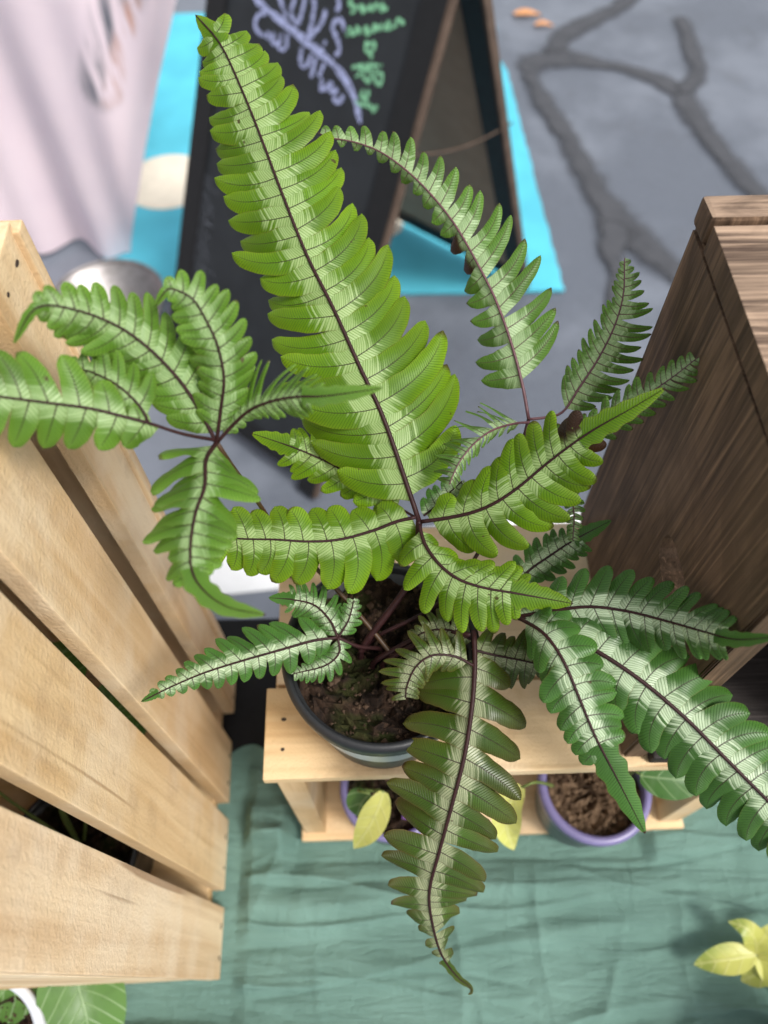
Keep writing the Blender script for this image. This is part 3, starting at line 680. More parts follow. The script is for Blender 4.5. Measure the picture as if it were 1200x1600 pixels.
# ------------------------------------------------------------------ fern
fern = empty('fern_plant', (PC.x, PC.y, ZR + PH * .86)); tag(fern, 'silver striped green fern with dark midribs growing in the black nursery pot', 'plant')
FI = Matrix.Translation(fern.location).inverted()
crown = Vector((PC.x, PC.y, ZR + PH * .86))
def frond(pts, r0=.0015, r1=.0010, mat='stipe', jit=None):
    """stipe from the soil up through pts (world)"""
    j = Vector((random.uniform(-.012, .012), random.uniform(-.012, .012), 0)) if jit is None else Vector(jit)
    st = [crown + j - Vector((0, 0, .004)), crown + j + (pts[0] - crown) * .12 + Vector((0, 0, .010))] + list(pts)
    c = spline(st, 26); v, f = tube(c, [r0 + (r1 - r0) * i / 26 for i in range(27)], 8)
    o = pyd('frond', v, f, M[mat], fern); o.matrix_parent_inverse = FI
    return o
rnd = random.Random(11)
def pinna(fr, pts, n, L, Rr, style, aL=(74, 46), aR=(74, 46), band=40, tail=None, wf=1.08, foldL=10, foldR=10, s0=0.03, s1=None, droop=.10, tw=.10, rw=(4.6, 1.6), rach='rachis', slit=False, dead=(), taper=.30, blunt=5.0):
    """One pinna: pts = (photo px, py, depth in m) along its midrib; L, Rr = lobe lengths in photo px on its left / right."""
    NS = 160
    ctr = spline([P(*p) for p in pts], NS)
    dep = [(R.transposed() @ (p - CAM)).z for p in ctr]
    T, N, S = [], [], []
    for i in range(NS + 1):
        t = (ctr[min(i + 2, NS)] - ctr[max(i - 2, 0)]).normalized(); vdir = (CAM - ctr[i]).normalized()
        nn = (vdir - t * vdir.dot(t))
        nn = (nn.normalized() if nn.length > .05 else Vector((0, 0, 1)))
        T.append(t); N.append(nn); S.append(nn.cross(t).normalized())       # S: left of the direction of travel as the camera sees it
    tot = sum((ctr[i + 1] - ctr[i]).length for i in range(NS))
    V, Fc = [], []; A = {k: [] for k in ('lu', 'lv', 'lt', 'le', 'ld', 'lb', 'lr', 'lx')}
    end = (tail[0] if tail else 0.985) if s1 is None else s1
    NT, NV = 14, 7; TT = [math.sin(math.pi / 2 * (k / 13) ** .92) for k in range(14)]
    for side, Lp, ang, fold in ((1, L, aL, foldL), (-1, Rr, aR, foldR)):
        for i in range(n):
            u = (i + .5 + rnd.uniform(-.07, .07)) / n
            q = 1.26 * u - .26 * u * u                       # spacing shrinks towards the tip
            s = s0 + (end - s0) * q + (0.25 / n * (end - s0) if side < 0 else 0)
            s = min(s, .995); fi = s * NS; i0 = min(NS - 1, int(fi)); fr_ = fi - i0
            b0 = ctr[i0].lerp(ctr[i0 + 1], fr_); d = dep[i0]; t, nn, sd_ = T[i0], N[i0], S[i0]
            px2m = d / F
            ln = interp(Lp, s) * px2m * rnd.uniform(.90, 1.08) * (rnd.uniform(.72, .9) if rnd.random() < .05 else 1)
            if ln < 2 * px2m: continue
            fo = rad(fold + rnd.uniform(-7, 7)); cf, sf = math.cos(fo), math.sin(fo)
            ln /= max(.35, cf)
            sp = tot * (end - s0) / n * (1.26 - .52 * u)
            a0, a1 = rad(ang[0] + rnd.uniform(-6, 6)), rad(ang[1] + rnd.uniform(-11, 11))
            hw = sp * .5 * wf * (math.sin((a0 + a1) / 2) ** .5) * rnd.uniform(.94, 1.08)
            hw = min(hw, ln * .55)
            sdir = sd_ * side * cf - nn * sf; ndir = nn * cf + sd_ * side * sf
            lr = rnd.random(); bandm = min(band * px2m * rnd.uniform(.85, 1.15), ln * cf * .46) * (.55 + .45 * min(1, s * 8))
            tws = tw * rnd.uniform(.3, 1.7); drp = droop * rnd.uniform(-.4, 2.8) + (.5 if (side, i) in dead else 0); wav = rnd.uniform(0, 6.28); lift = hw * (.10 if i % 2 else -.04) + rnd.uniform(-.06, .06) * hw
            ax = []; x = y = 0.0
            for k in range(NT):
                tt = TT[k]; al = a0 + (a1 - a0) * tt ** 1.25; stp = (TT[min(NT - 1, k + 1)] - tt) * ln
                ax.append((x, y, al)); x += math.cos(al) * stp; y += math.sin(al) * stp
            o_ = len(V)
            for k in range(NT):
                tt = TT[k]; x, y, al = ax[k]
                wv = hw * (1 - tt ** blunt) ** .5 * (1.10 - taper * tt + .20 * max(0, 1 - tt / .5)) * (1 + .035 * math.sin(tt * 13 + wav) + .02 * math.sin(tt * 31 + wav * 3))
                if slit and 0.03 < tt < .26: wv *= .93
                if k == NT - 1: wv = hw * .10
                sh = max(0, 1 - tt / .28)
                for m_ in range(NV):
                    e = -1 + 2 * m_ / (NV - 1)
                    # across-direction: along the midrib at the base, square to the costa further out
                    pxx, pyy = math.sin(al), -math.cos(al)
                    ex, ey = pxx * (1 - sh) + sh, pyy * (1 - sh)
                    X_, Y_ = x + ex * e * wv, y + ey * e * wv
                    zz = lift * min(1, tt * 4) - drp * ln * tt ** 2 - .26 * hw * e * e * (1 - .6 * sh) + tws * e * wv * min(1, tt * 2.5) * 1.6 + .09 * hw * math.sin(tt * 7 + wav) * e * abs(e) * min(1, tt * 3)
                    zz += .10 * hw * abs(e) * (1 if abs(e) < .4 else .6) * .5
                    V.append(b0 + t * X_ + sdir * Y_ + ndir * zz)
                    A['lu'].append(tt * ln * 100); A['lv'].append(e * wv * 100 if e else 0.0); A['lt'].append(tt); A['le'].append(abs(e)); A['ld'].append(Y_ * 100 * (.9 if fold < 30 else 1)); A['lb'].append(bandm * 100); A['lr'].append(lr); A['lx'].append((.35 + tt) if (side, i) in dead else 0.0)
            for k in range(NT - 1):
                for m_ in range(NV - 1):
                    a_ = o_ + k * NV + m_; q4 = (a_, a_ + 1, a_ + NV + 1, a_ + NV); Fc.append(q4 if side > 0 else q4[::-1])
    if tail:
        ts, tw_ = tail; i0 = int((ts - .02) * NS); o_ = len(V); K = NS - i0; lr = rnd.random(); wav = rnd.uniform(0, 6)
        for k in range(K + 1):
            i = i0 + k; u = k / K; wv = tw_ * dep[i] / F * .5 * (1 - u ** 2.2) ** .75 * (1 + .16 * math.sin(u * 30 + wav) * (1 - u)) + .0002
            for m_ in range(7):
                e = -1 + 2 * m_ / 6
                V.append(ctr[i] + S[i] * e * wv + N[i] * (-.25 * wv * e * e + .0002))
                A['lu'].append(u * K * tot / NS * 100); A['lv'].append(e * wv * 100); A['lt'].append(.25 + .6 * u if u < .96 else 1.0); A['le'].append(abs(e)); A['ld'].append(5); A['lb'].append(0); A['lr'].append(.55); A['lx'].append(0.9 if u > .97 and tail[1] > 30 else 0.0)
        for k in range(K):
            for m_ in range(6): a_ = o_ + k * 7 + m_; Fc.append((a_, a_ + 1, a_ + 8, a_ + 7))
    o = pyd('pinna', V, Fc, M[style], fr, True, A)
    # midrib
    st = [ctr[i] + N[i] * .0004 for i in range(0, NS + 1, 4)]; nn_ = len(st)
    rr_ = [(rw[0] + (rw[1] - rw[0]) * (i / nn_) ** .8) * .5 * dep[min(NS, i * 4)] / F * (1 if not tail or i / nn_ < tail[0] else max(.25, 1 - (i / nn_ - tail[0]) / (1 - tail[0]))) for i in range(nn_)]
    v, f = tube(st, rr_, 7); o = pyd('midrib', v, f, M[rach], fr)

# --- tall frond whose node stands above the pot
fA = frond([P(645, 900, .415), P(655, 813, .400)], .0021, .0017, 'rachis')
pinna(fA, [(655, 815, .400), (640, 770, .400), (600, 655, .400), (563, 575, .400), (520, 480, .402), (480, 400, .404), (440, 300, .406), (408, 215, .410), (380, 145, .413), (345, 70, .418), (306, 24, .422)], 24,
      [(0, 50), (.05, 95), (.10, 150), (.14, 168), (.22, 150), (.35, 130), (.5, 122), (.65, 108), (.78, 84), (.9, 50), (1, 14)],
      [(0, 55), (.05, 105), (.10, 160), (.25, 152), (.5, 132), (.65, 122), (.75, 100), (.85, 76), (.93, 50), (1, 12)], 'lime',
      aL=(76, 36), aR=(82, 34), taper=.2, band=46, tail=(.95, 34), slit=True, wf=1.18, rw=(8.5, 2.4), s0=.045, tw=.14)
pinna(fA, [(650, 808, .400), (620, 815, .402), (580, 830, .404), (530, 843, .404), (480, 846, .403), (430, 843, .402), (380, 842, .402), (330, 838, .404)], 10,
      [(0, 65), (.1, 78), (.25, 92), (.4, 88), (.6, 74), (.8, 60), (.95, 44), (1, 26)], [(0, 40), (.2, 48), (.4, 62), (.7, 60), (.85, 50), (1, 30)], 'lime',
      aL=(92, 44), aR=(76, 54), band=32, taper=.08, wf=1.24, rw=(6, 2.2), s0=.04)
pinna(fA, [(648, 808, .402), (612, 786, .410), (570, 757, .416), (530, 732, .419), (490, 712, .420), (450, 696, .420), (393, 677, .421)], 8,
      [(0, 20), (.15, 34), (.4, 50), (.6, 58), (.75, 44)], [(0, 20), (.15, 40), (.4, 56), (.6, 50), (.75, 36)], 'lime', aL=(64, 44), aR=(60, 40), band=22, tail=(.76, 34), wf=1.15, s0=.12, rw=(4.5, 1.8))
pinna(fA, [(658, 815, .400), (700, 809, .394), (740, 800, .388), (775, 785, .382), (812, 760, .376), (850, 728, .370), (890, 697, .362), (930, 670, .354), (985, 639, .343), (1040, 606, .334)], 10,
      [(0, 30), (.1, 45), (.2, 62), (.35, 78), (.5, 84), (.6, 66), (.72, 34)], [(0, 40), (.1, 70), (.25, 96), (.4, 98), (.55, 80), (.66, 54), (.72, 36)], 'lime',
      aL=(74, 40), aR=(90, 40), band=34, tail=(.70, 40), dead=((1, 9), (1, 8), (-1, 9)), taper=.10, wf=1.28, rw=(7, 2.4), s0=.05)
pinna(fA, [(655, 820, .399), (664, 850, .394), (685, 880, .389), (715, 904, .385), (755, 918, .382), (800, 926, .380), (845, 934, .379), (895, 943, .378)], 9,
      [(0, 25), (.15, 38), (.35, 52), (.55, 58), (.7, 44)], [(0, 36), (.12, 62), (.3, 84), (.45, 84), (.6, 70), (.72, 40)], 'lime',
      aL=(60, 46), aR=(84, 60), band=28, tail=(.70, 44), taper=.06, wf=1.28, rw=(6.5, 2.4), s0=.05)
pinna(fA, [(662, 806, .406), (682, 790, .409), (700, 772, .411), (722, 752, .413)], 6, [(0, 28), (.5, 32), (1, 12)], [(0, 28), (.5, 34), (1, 12)], 'dark', band=12, rw=(4, 1.6))
# --- left frond, nearest the camera
fB = frond([P(530, 925, .428), P(440, 835, .425), P(404, 786, .404), P(382, 754, .362), P(360, 724, .332), P(338, 690, .318)], .0015, .0010)
pinna(fB, [(338, 692, .318), (318, 652, .313), (285, 600, .306), (240, 551, .299), (190, 513, .292), (132, 488, .284), (76, 477, .278), (48, 489, .276), (22, 536, .279)], 13,
      [(0, 30), (.1, 66), (.25, 82), (.45, 84), (.62, 72), (.75, 46), (.84, 22)], [(0, 24), (.1, 52), (.25, 84), (.42, 84), (.6, 62), (.75, 40), (.84, 20)], 'mid',
      aL=(76, 40), aR=(66, 44), band=30, taper=.18, tail=(.83, 17), wf=1.2, rw=(7, 2.2), s0=.05)
pinna(fB, [(338, 692, .318), (345, 640, .309), (350, 590, .302), (340, 540, .297), (322, 500, .293), (300, 466, .290), (268, 451, .288), (256, 458, .287), (243, 478, .289)], 12,
      [(0, 34), (.2, 46), (.5, 52), (.7, 52), (.8, 34), (.9, 16)], [(0, 44), (.2, 58), (.45, 66), (.65, 60), (.78, 44), (.9, 18)], 'mid',
      aL=(82, 54), aR=(66, 44), band=22, taper=.18, tail=(.89, 15), wf=1.2, rw=(6.5, 2.2), s0=.07)
pinna(fB, [(340, 690, .318), (366, 662, .314), (392, 640, .308), (424, 627, .302), (462, 620, .296), (505, 619, .292), (552, 613, .290), (598, 606, .289)], 12,
      [(0, 42), (.15, 72), (.3, 72), (.45, 56), (.6, 34)], [(0, 10), (.2, 18), (.35, 32), (.5, 42), (.62, 30)], 'mid', aL=(62, 40), aR=(76, 52), band=18, tail=(.62, 30), wf=1.05, foldL=35, foldR=12, rw=(6.5, 2.2), s0=.05)
pinna(fB, [(338, 692, .318), (322, 718, .306), (320, 760, .298), (306, 800, .291), (298, 850, .285), (300, 892, .281), (318, 922, .278), (355, 948, .275), (415, 961, .273)], 11,
      [(0, 64), (.15, 82), (.3, 84), (.45, 74), (.58, 52), (.68, 28)], [(0, 56), (.12, 84), (.3, 80), (.45, 72), (.6, 52), (.68, 30)], 'mid',
      aL=(84, 62), aR=(84, 58), band=22, tail=(.66, 38), taper=.1, wf=1.5, foldL=2, foldR=30, rw=(8, 2.4), s0=.04)
pinna(fB, [(338, 688, .318), (285, 678, .306), (232, 661, .296), (190, 650, .291), (140, 638, .287), (80, 630, .283), (10, 621, .279), (-60, 612, .276), (-140, 600, .272)], 9,
      [(0, 0), (.2, 4), (.24, 40), (.32, 60), (.5, 82), (.8, 74), (1, 30)], [(0, 0), (.2, 4), (.24, 10), (.34, 34), (.44, 70), (.52, 88), (.8, 84), (1, 30)], 'mid', aL=(80, 64), aR=(70, 42), band=30, taper=.22, wf=.96, rw=(6.5, 3), s0=.23, foldL=5, foldR=5)
pinna(fB, [(232, 660, .296), (222, 640, .294), (203, 618, .293), (176, 597, .293), (142, 581, .294), (112, 574, .296)], 7,
      [(0, 22), (.5, 38), (1, 14)], [(0, 48), (.3, 62), (.6, 56), (1, 20)], 'mid', aL=(70, 50), aR=(62, 48), band=16, rw=(5, 2), s0=.06)
# --- upright fronds behind, pale undersides
fC = frond([P(700, 930, .425), P(790, 780, .420), P(826, 655, .413)], .0012, .0010, 'rachis')
pinna(fC, [(826, 655, .413), (817, 605, .413), (800, 540, .413), (775, 470, .414), (745, 410, .415), (710, 350, .416), (670, 300, .418), (630, 262, .420), (590, 235, .422), (550, 221, .424), (520, 216, .425), (497, 208, .426)], 19,
      [(0, 0), (.06, 50), (.15, 64), (.28, 54), (.4, 40), (.55, 28), (.8, 16), (1, 8)], [(0, 0), (.06, 72), (.14, 98), (.25, 100), (.4, 90), (.55, 70), (.7, 50), (.85, 32), (1, 14)], 'pale',
      aL=(94, 66), aR=(72, 40), band=36, wf=.88, dead=((1, 7), (1, 6)), rw=(5.5, 2), rach='rachis_p', s0=.085, foldL=22, foldR=6, blunt=3.4)
pinna(fC, [(826, 655, .413), (853, 652, .412), (880, 643, .410), (905, 606, .407), (935, 560, .404), (960, 510, .400), (974, 460, .396), (976, 403, .393)], 16,
      [(0, 0), (.18, 14), (.22, 48), (.45, 50), (.65, 40), (.85, 22), (1, 6)], [(0, 0), (.2, 24), (.28, 58), (.5, 66), (.7, 54), (.85, 32), (1, 8)], 'pale',
      aL=(58, 40), aR=(84, 50), band=28, wf=.98, rw=(5, 1.8), rach='rachis_p', s0=.20, blunt=3.4)
pinna(fC, [(850, 700, .405), (890, 685, .394), (945, 658, .380), (1000, 624, .369), (1050, 590, .360), (1091, 558, .355)], 13,
      [(0, 34), (.6, 38), (.85, 30), (1, 12)], [(0, 30), (.6, 42), (.85, 34), (1, 12)], 'pale', aL=(70, 48), aR=(70, 46), band=20, wf=.9, rw=(4.5, 1.6), rach='rachis_p', blunt=3.4)
pinna(fC, [(826, 660, .410), (803, 662, .395), (770, 672, .382), (742, 692, .374), (718, 722, .370), (702, 757, .369)], 13,
      [(0, 6), (.2, 16), (.6, 24), (1, 16)], [(0, 14), (.15, 42), (.5, 48), (.8, 42), (1, 30)], 'pale', aL=(66, 40), aR=(96, 84), band=26, wf=.85, foldL=30, foldR=48, rw=(4.5, 2), rach='rachis_p', s0=.14, blunt=2.6)
pinna(fC, [(880, 745, .405), (892, 775, .405), (897, 805, .406), (895, 845, .408)], 8, [(0, 18), (.5, 20), (1, 10)], [(0, 14), (.5, 16), (1, 8)], 'pale', band=10, wf=.85, rw=(3.5, 1.4), rach='rachis_p')
# --- right fronds
fI = frond([P(720, 965, .415), P(770, 955, .400), P(806, 963, .388)], .0017, .0014, 'rachis')
pinna(fI, [(800, 925, .418), (825, 893, .420), (860, 868, .421), (895, 845, .421), (955, 813, .421)], 8, [(0, 30), (.4, 42), (.7, 24), (1, 8)], [(0, 30), (.4, 46), (.7, 30), (1, 8)], 'dark', band=18, tail=(.68, 26), rw=(5, 2))
pinna(fI, [(806, 964, .389), (860, 955, .382), (920, 948, .374), (980, 955, .366), (1040, 970, .352), (1100, 987, .332), (1150, 999, .313), (1215, 995, .295)], 13,
      [(0, 34), (.15, 66), (.3, 74), (.5, 70), (.65, 58), (.78, 34)], [(0, 36), (.15, 60), (.3, 66), (.6, 58), (.78, 34)], 'dark', aL=(70, 50), aR=(72, 48), band=25, taper=.15, tail=(.78, 26), wf=1.2, rw=(6.5, 2.2))
pinna(fI, [(806, 964, .388), (865, 984, .376), (930, 1016, .369), (1000, 1062, .364), (1070, 1121, .360), (1130, 1181, .358), (1200, 1251, .356), (1275, 1322, .356)], 15,
      [(0, 20), (.1, 56), (.22, 90), (.4, 98), (.7, 92), (1, 60)], [(0, 20), (.1, 46), (.25, 74), (.45, 96), (.75, 100), (1, 60)], 'dark', aL=(82, 32), aR=(86, 36), band=33, taper=.15, wf=1.14, rw=(8, 5), foldL=8, foldR=14, s0=.06)
pinna(fI, [(810, 965, .386), (850, 990, .368), (880, 1032, .360), (905, 1090, .357), (930, 1150, .356), (962, 1212, .357), (1008, 1302, .360)], 9,
      [(0, 26), (.15, 52), (.35, 64), (.5, 62), (.65, 44)], [(0, 26), (.15, 56), (.35, 66), (.5, 58), (.65, 44)], 'dark', aL=(82, 54), aR=(76, 48), band=24, taper=.12, tail=(.64, 48), wf=1.24, rw=(6.5, 2.4), s0=.05)
pinna(fI, [(900, 1030, .395), (950, 1080, .400), (990, 1128, .402), (1030, 1172, .402)], 7, [(0, 26), (.6, 20), (1, 8)], [(0, 26), (.6, 20), (1, 8)], 'bronze', band=8, rw=(4, 2))
# --- drooping front frond
fJ = frond([P(690, 990, .412), P(738, 992, .404)], .0017, .0014, 'rachis')
pinna(fJ, [(740, 985, .404), (742, 1035, .398), (738, 1100, .392), (726, 1180, .389), (705, 1262, .390), (686, 1332, .396), (671, 1392, .405), (675, 1440, .416), (690, 1492, .430), (716, 1528, .444), (734, 1541, .450), (737, 1551, .452), (731, 1554, .450)], 16,
      [(0, 30), (.1, 78), (.18, 112), (.35, 112), (.5, 100), (.6, 76), (.7, 48), (.8, 24), (.92, 8)], [(0, 40), (.12, 100), (.2, 108), (.42, 100), (.55, 82), (.62, 60), (.7, 26), (.8, 12), (.92, 6)], 'bronze',
      aL=(78, 52), aR=(94, 78), band=27, taper=.16, tail=(.84, 12), wf=.88, rw=(9, 2.4), s0=.05, droop=.16)
pinna(fJ, [(740, 1040, .397), (712, 1026, .395), (676, 1024, .393), (650, 1042, .393), (636, 1072, .395), (634, 1090, .397)], 10,
      [(0, 26), (.5, 34), (1, 24)], [(0, 36), (.4, 56), (.8, 50), (1, 24)], 'bronze', aL=(74, 54), aR=(66, 60), band=18, wf=1.1, rw=(5, 2), s0=.08)
pinna(fJ, [(738, 1015, .405), (775, 1024, .406), (815, 1032, .408), (850, 1040, .412)], 7, [(0, 40), (.6, 50), (1, 20)], [(0, 40), (.6, 56), (1, 20)], 'bronze', aL=(80, 66), aR=(84, 70), band=20, wf=1.1, rw=(5, 2))
pinna(fJ, [(738, 1000, .406), (705, 985, .408), (672, 985, .410), (648, 995, .412)], 7, [(0, 36), (.6, 40), (1, 14)], [(0, 30), (.6, 36), (1, 14)], 'bronze', band=14, wf=1.1, rw=(4.5, 2))
# --- low left frond over the pot rim
fL = frond([P(560, 1010, .418), P(528, 996, .412)], .0013, .0010, 'rachis')
pinna(fL, [(528, 996, .412), (490, 1001, .410), (440, 1015, .408), (380, 1032, .406), (320, 1051, .404), (270, 1072, .403), (221, 1096, .403)], 13,
      [(0, 20), (.2, 40), (.5, 36), (.75, 22), (1, 6)], [(0, 30), (.15, 62), (.35, 66), (.55, 48), (.75, 28), (1, 6)], 'dark', aL=(86, 62), aR=(62, 42), band=15, tail=(.93, 12), wf=1.0, rw=(5, 2))
pinna(fL, [(528, 996, .412), (516, 970, .414), (492, 946, .416), (458, 937, .417), (420, 934, .418)], 8, [(0, 24), (.5, 34), (1, 10)], [(0, 34), (.5, 40), (1, 10)], 'dark', band=12, tail=(.72, 22), rw=(4.5, 1.8))
pinna(fL, [(528, 996, .412), (530, 1020, .411), (508, 1040, .410), (458, 1053, .410)], 9, [(0, 20), (.4, 30), (1, 12)], [(0, 20), (.4, 26), (1, 10)], 'dark', band=8, rw=(4, 1.6))
pinna(fL, [(530, 994, .413), (545, 968, .414), (553, 938, .416)], 5, [(0, 20), (.5, 22), (1, 10)], [(0, 20), (.5, 22), (1, 10)], 'dark', band=6, rw=(4, 1.6))

# ------------------------------------------------------------------ broad-leaved plants
def mat_broad(name, base, alt, vein, amt):
    g = G(name); lu, lv = g.attr('lu'), g.attr('lv'); av = g.math('ABSOLUTE', lv)
    v = g.coord('Object', (1, 1, 1)); n = g.noise(v, 45, 4, .6, 1.2); n2 = g.noise(v, 14, 3)
    c = g.mix(g.math('MULTIPLY', g.step(n2, .42, .60), amt), base, alt)
    q = g.math('FRACT', g.math('DIVIDE', g.math('SUBTRACT', lu, g.math('MULTIPLY', av, .9)), 1.1)); tri = g.math('MULTIPLY', g.math('ABSOLUTE', g.math('SUBTRACT', q, .5)), 2)
    vn = g.math('MAXIMUM', g.step(tri, .80, 1.0), g.math('SUBTRACT', 1.0, g.step(av, .03, .10)))
    c = g.mix(g.math('MULTIPLY', vn, .55), c, vein); c = g.mix(g.math('MULTIPLY', g.step(n, .5, .7), .3), c, tuple(x * .5 for x in base))
    return g.bsdf(c, .38, .4, 0, g.math('SUBTRACT', n, vn), .3, .001, .2)
M['b_green'] = mat_broad('broad_leaf_green', (.075, .165, .030), (.10, .21, .045), (.30, .42, .22), .5)
M['b_yellow'] = mat_broad('broad_leaf_yellow', (.60, .60, .17), (.52, .55, .13), (.66, .66, .30), .6)
M['b_spot'] = mat_broad('broad_leaf_gold', (.52, .52, .13), (.20, .28, .05), (.60, .58, .24), .85)
M['b_white'] = mat_broad('broad_leaf_marbled', (.06, .15, .035), (.62, .66, .52), (.30, .42, .22), .9)
M['stem'] = mat_plain('green_stem', (.16, .22, .06), .5, .3); M['stick'] = mat_plain('brown_stick', (.055, .035, .022), .7, .2)
def bleaf(par, inv, pts, wid, mat, nrm=None, cup=.25, shape=.75, name='leaf'):
    n = 22; c = spline([Vector(p) for p in pts], n); v, f = [], []; A = {k: [] for k in ('lu', 'lv')}
    tot = sum((c[i + 1] - c[i]).length for i in range(n))
    for i, p in enumerate(c):
        u = i / n; t = (c[min(i + 1, n)] - c[max(i - 1, 0)]).normalized(); nn = Vector(nrm) if nrm else (CAM - p).normalized()
        nn = (nn - t * nn.dot(t)).normalized(); s = nn.cross(t)
        wv = wid * .5 * max(.01, math.sin(math.pi * min(1, u * .97 + .03) ** shape)) ** .8
        for m_ in range(9):
            e = -1 + m_ / 4; v.append(p + s * e * wv + nn * (cup * wv * abs(e) ** 1.3 - .1 * wv * math.sin(6 * u + e))); A['lu'].append(u * tot * 100); A['lv'].append(e * wv * 100)
    for i in range(n):
        for m_ in range(8): a_ = i * 9 + m_; f.append((a_, a_ + 1, a_ + 10, a_ + 9))
    o = pyd(name, v, f, M[mat], par, True, A); o.matrix_parent_inverse = inv
def stem(par, inv, pts, r, mat='stem', name='stem'):
    c = spline([Vector(p) for p in pts], 14); v, f = tube(c, [r * (1 - .3 * i / 14) for i in range(15)], 7); o = pyd(name, v, f, M[mat], par); o.matrix_parent_inverse = inv
FL = ST + .0007
# two purple pots inside the shelf crate
p1 = onz(612, 1228, FL + .085); p2 = onz(930, 1226, FL + .085)
yin = rl.y + .055
e1 = pot('plant_pot', (p1.x, p1.y, FL), .042, .085, M['purple'], M['grey_pot'], M['soil'], 'purple rimmed pot of dark soil with a violet tag inside the shelf crate', 'plant pots', .84, 8, .005)
e2 = pot('plant_pot', (p2.x, p2.y, FL), .0455, .085, M['purple'], M['grey_pot'], M['soil2'], 'purple rimmed pot of pale brown coir soil inside the shelf crate', 'plant pots', .80, 9, .006)
box('plant_tag', (.008, -.024, .055), (.019, -.022, .098), M['violet'], e1, .0005)
t1 = Vector((p1.x - .012, p1.y, FL + .072))
pl1 = empty('pothos_plant', t1); tag(pl1, 'small pothos with one yellow leaf hanging over the dark soil pot in the shelf crate', 'plant', 'small plants')
I1 = Matrix.Translation(t1).inverted()
stem(pl1, I1, [t1 - Vector((0, 0, .003)), P(560, 1235, .555), P(578, 1240, .542)], .0014)
bleaf(pl1, I1, [P(600, 1237, .545), P(590, 1265, .548), P(575, 1295, .556), P(553, 1326, .57)], .021, 'b_yellow', cup=.2)
stem(pl1, I1, [t1 + Vector((.002, 0, -.003)), P(585, 1235, .555), P(600, 1237, .545)], .0012)
bleaf(pl1, I1, [P(578, 1240, .560), P(565, 1255, .562), P(558, 1275, .57)], .024, 'b_green', cup=.1)
t2 = Vector((p2.x - .030, p2.y + .004, FL + .068))
pl2 = empty('pothos_plant', t2); tag(pl2, 'trailing yellow pothos leaf in the pot of pale brown coir soil', 'plant', 'small plants')
I2 = Matrix.Translation(t2).inverted()
stem(pl2, I2, [t2 - Vector((0, 0, .004)), P(838, 1222, .555), P(815, 1230, .55)], .0014)
bleaf(pl2, I2, [P(815, 1228, .55), P(795, 1258, .555), P(792, 1295, .57), P(803, 1328, .585)], .022, 'b_yellow', cup=.35)
t3 = Vector((p2.x + .033, p2.y + .010, FL + .068))
pl3 = empty('marbled_plant', t3); tag(pl3, 'dark green leaf marbled with white peeping out under the shelf crate top', 'plant', 'small plants')
I3 = Matrix.Translation(t3).inverted()
stem(pl3, I3, [t3 - Vector((0, 0, .004)), P(990, 1205, .555), P(1005, 1212, .545)], .0014)
bleaf(pl3, I3, [P(1000, 1212, .545), P(1035, 1216, .540), P(1070, 1218, .54), P(1110, 1214, .545)], .028, 'b_white', cup=.2)
# plant inside the tall crate
pi_ = onz(120, 1325, .10); pi_ = Vector((max(pi_.x, pn.x - .20), pi_.y, BT + .0006))
pot('plant_pot', pi_, .050, .09, M['black_plastic'], M['black_plastic'], M['soil'], 'black pot seen through the gaps of the tall slatted crate', 'plant pots', .85, 21)
t4 = pi_ + Vector((0, 0, .074)); pl4 = empty('leafy_plant', t4); tag(pl4, 'green leafy plant growing inside the tall slatted crate', 'plant', 'small plants'); I4 = Matrix.Translation(t4).inverted()
for dx, dy, dz, ang, ln in ((.02, .02, .10, .9, .10), (-.03, .03, .13, 2.2, .09), (.03, -.03, .12, 5.6, .09), (.035, .06, .06, 1.2, .08), (-.02, -.04, .14, 4.2, .09), (.02, .05, .16, 1.4, .07)):
    b_ = t4 + Vector((dx, dy, dz)); stem(pl4, I4, [t4 - Vector((0, 0, .006)), t4.lerp(b_, .6) + Vector((0, 0, .02)), b_], .0014)
    e_ = Vector((math.cos(ang), math.sin(ang), 0)) * ln; e_.x *= .55
    bleaf(pl4, I4, [b_, b_ + e_ * .5 + Vector((0, 0, .008)), b_ + e_ + Vector((0, 0, -.015))], .05, 'b_green', (0, 0, 1))
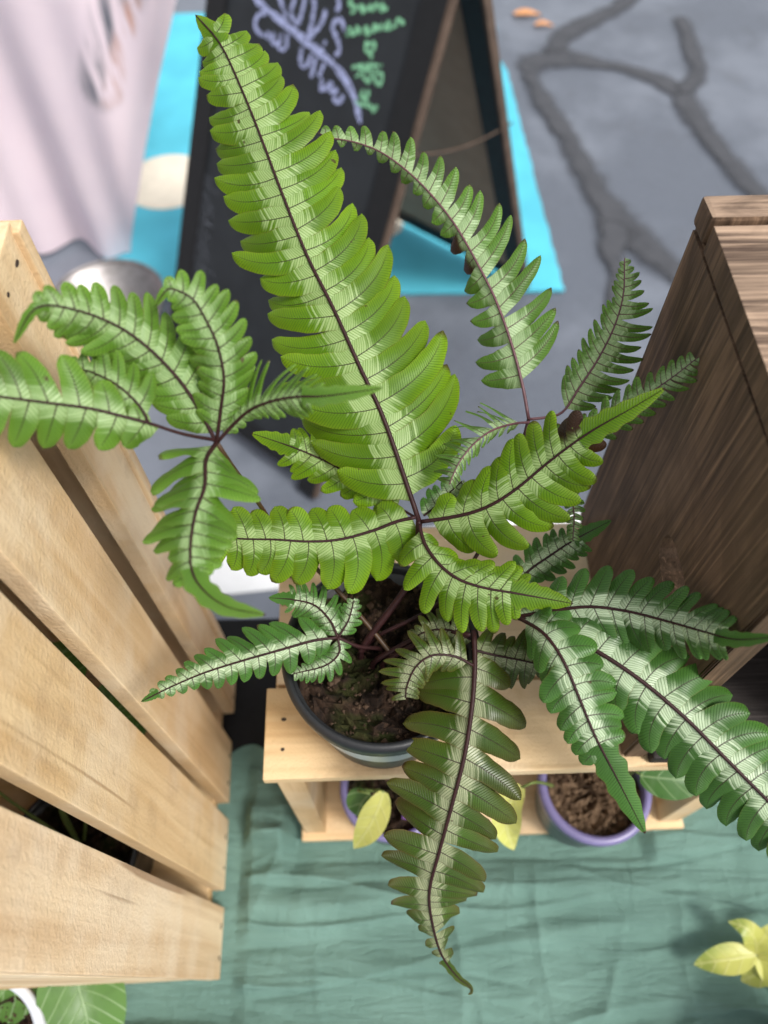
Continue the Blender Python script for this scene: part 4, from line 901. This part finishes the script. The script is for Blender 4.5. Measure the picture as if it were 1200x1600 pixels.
# plant in a white pot in front of the tall crate
wp = onz(-45, 1652, .09)
pot('plant_pot', (wp.x, wp.y, .0005), .050, .09, M['white_pot'], M['white_pot'], M['soil'], 'white plastic pot of soil on the green cloth in front of the tall crate', 'plant pots', .85, 33, .006)
t5 = Vector((wp.x, wp.y, .0765)); pl5 = empty('leafy_plant', t5); tag(pl5, 'plant with broad green pale-veined leaves in the white pot', 'plant', 'small plants'); I5 = Matrix.Translation(t5).inverted()
b_ = P(125, 1492, .585); stem(pl5, I5, [t5 - Vector((0, 0, .005)), P(20, 1590, .60), P(80, 1520, .592), b_], .0016)
bleaf(pl5, I5, [b_, P(122, 1535, .575), P(135, 1590, .570), P(150, 1690, .575)], .060, 'b_green', cup=.18, shape=.62)
b_ = P(0, 1470, .590); stem(pl5, I5, [t5 - Vector((.006, 0, .005)), P(-30, 1560, .60), b_], .0016)
bleaf(pl5, I5, [b_, P(20, 1510, .575), P(5, 1550, .570), P(-60, 1600, .575)], .05, 'b_green', cup=.18)
# golden leaves at the lower right
gp = onz(1330, 1720, .085)
pot('plant_pot', (gp.x, gp.y, .0005), .045, .085, M['grey_pot'], M['grey_pot'], M['soil'], 'grey pot on the green cloth under the golden leaves', 'plant pots', .85, 35)
t6 = Vector((gp.x, gp.y, .073)); pl6 = empty('golden_plant', t6); tag(pl6, 'plant with golden yellow lobed leaves spreading over the green cloth', 'plant', 'small plants'); I6 = Matrix.Translation(t6).inverted()
b_ = P(1182, 1492, .620); stem(pl6, I6, [t6 - Vector((0, 0, .005)), P(1225, 1580, .625), b_], .0014)
bleaf(pl6, I6, [b_, P(1150, 1497, .618), P(1115, 1502, .62), P(1084, 1507, .624)], .023, 'b_spot', cup=.15, shape=.85)
bleaf(pl6, I6, [b_, P(1180, 1470, .614), P(1165, 1450, .614), P(1138, 1440, .620)], .019, 'b_spot', cup=.15)
bleaf(pl6, I6, [b_, P(1205, 1475, .616), P(1225, 1460, .616), P(1250, 1440, .62)], .024, 'b_spot', cup=.15)
bleaf(pl6, I6, [b_, P(1187, 1510, .618), P(1180, 1522, .62), P(1158, 1533, .625)], .022, 'b_spot', cup=.15)
bleaf(pl6, I6, [b_, P(1210, 1512, .618), P(1230, 1530, .62), P(1255, 1545, .625)], .03, 'b_spot', cup=.15)
stem(pl6, I6, [t6 + Vector((-.03, .0, -.006)), P(1140, 1625, .66), P(1114, 1582, .655)], .0022, 'stick', 'bare_stalk')
stem(pl6, I6, [t6 + Vector((-.02, .01, -.006)), P(1150, 1612, .65), P(1176, 1586, .645)], .0018, 'stick', 'bare_stalk')
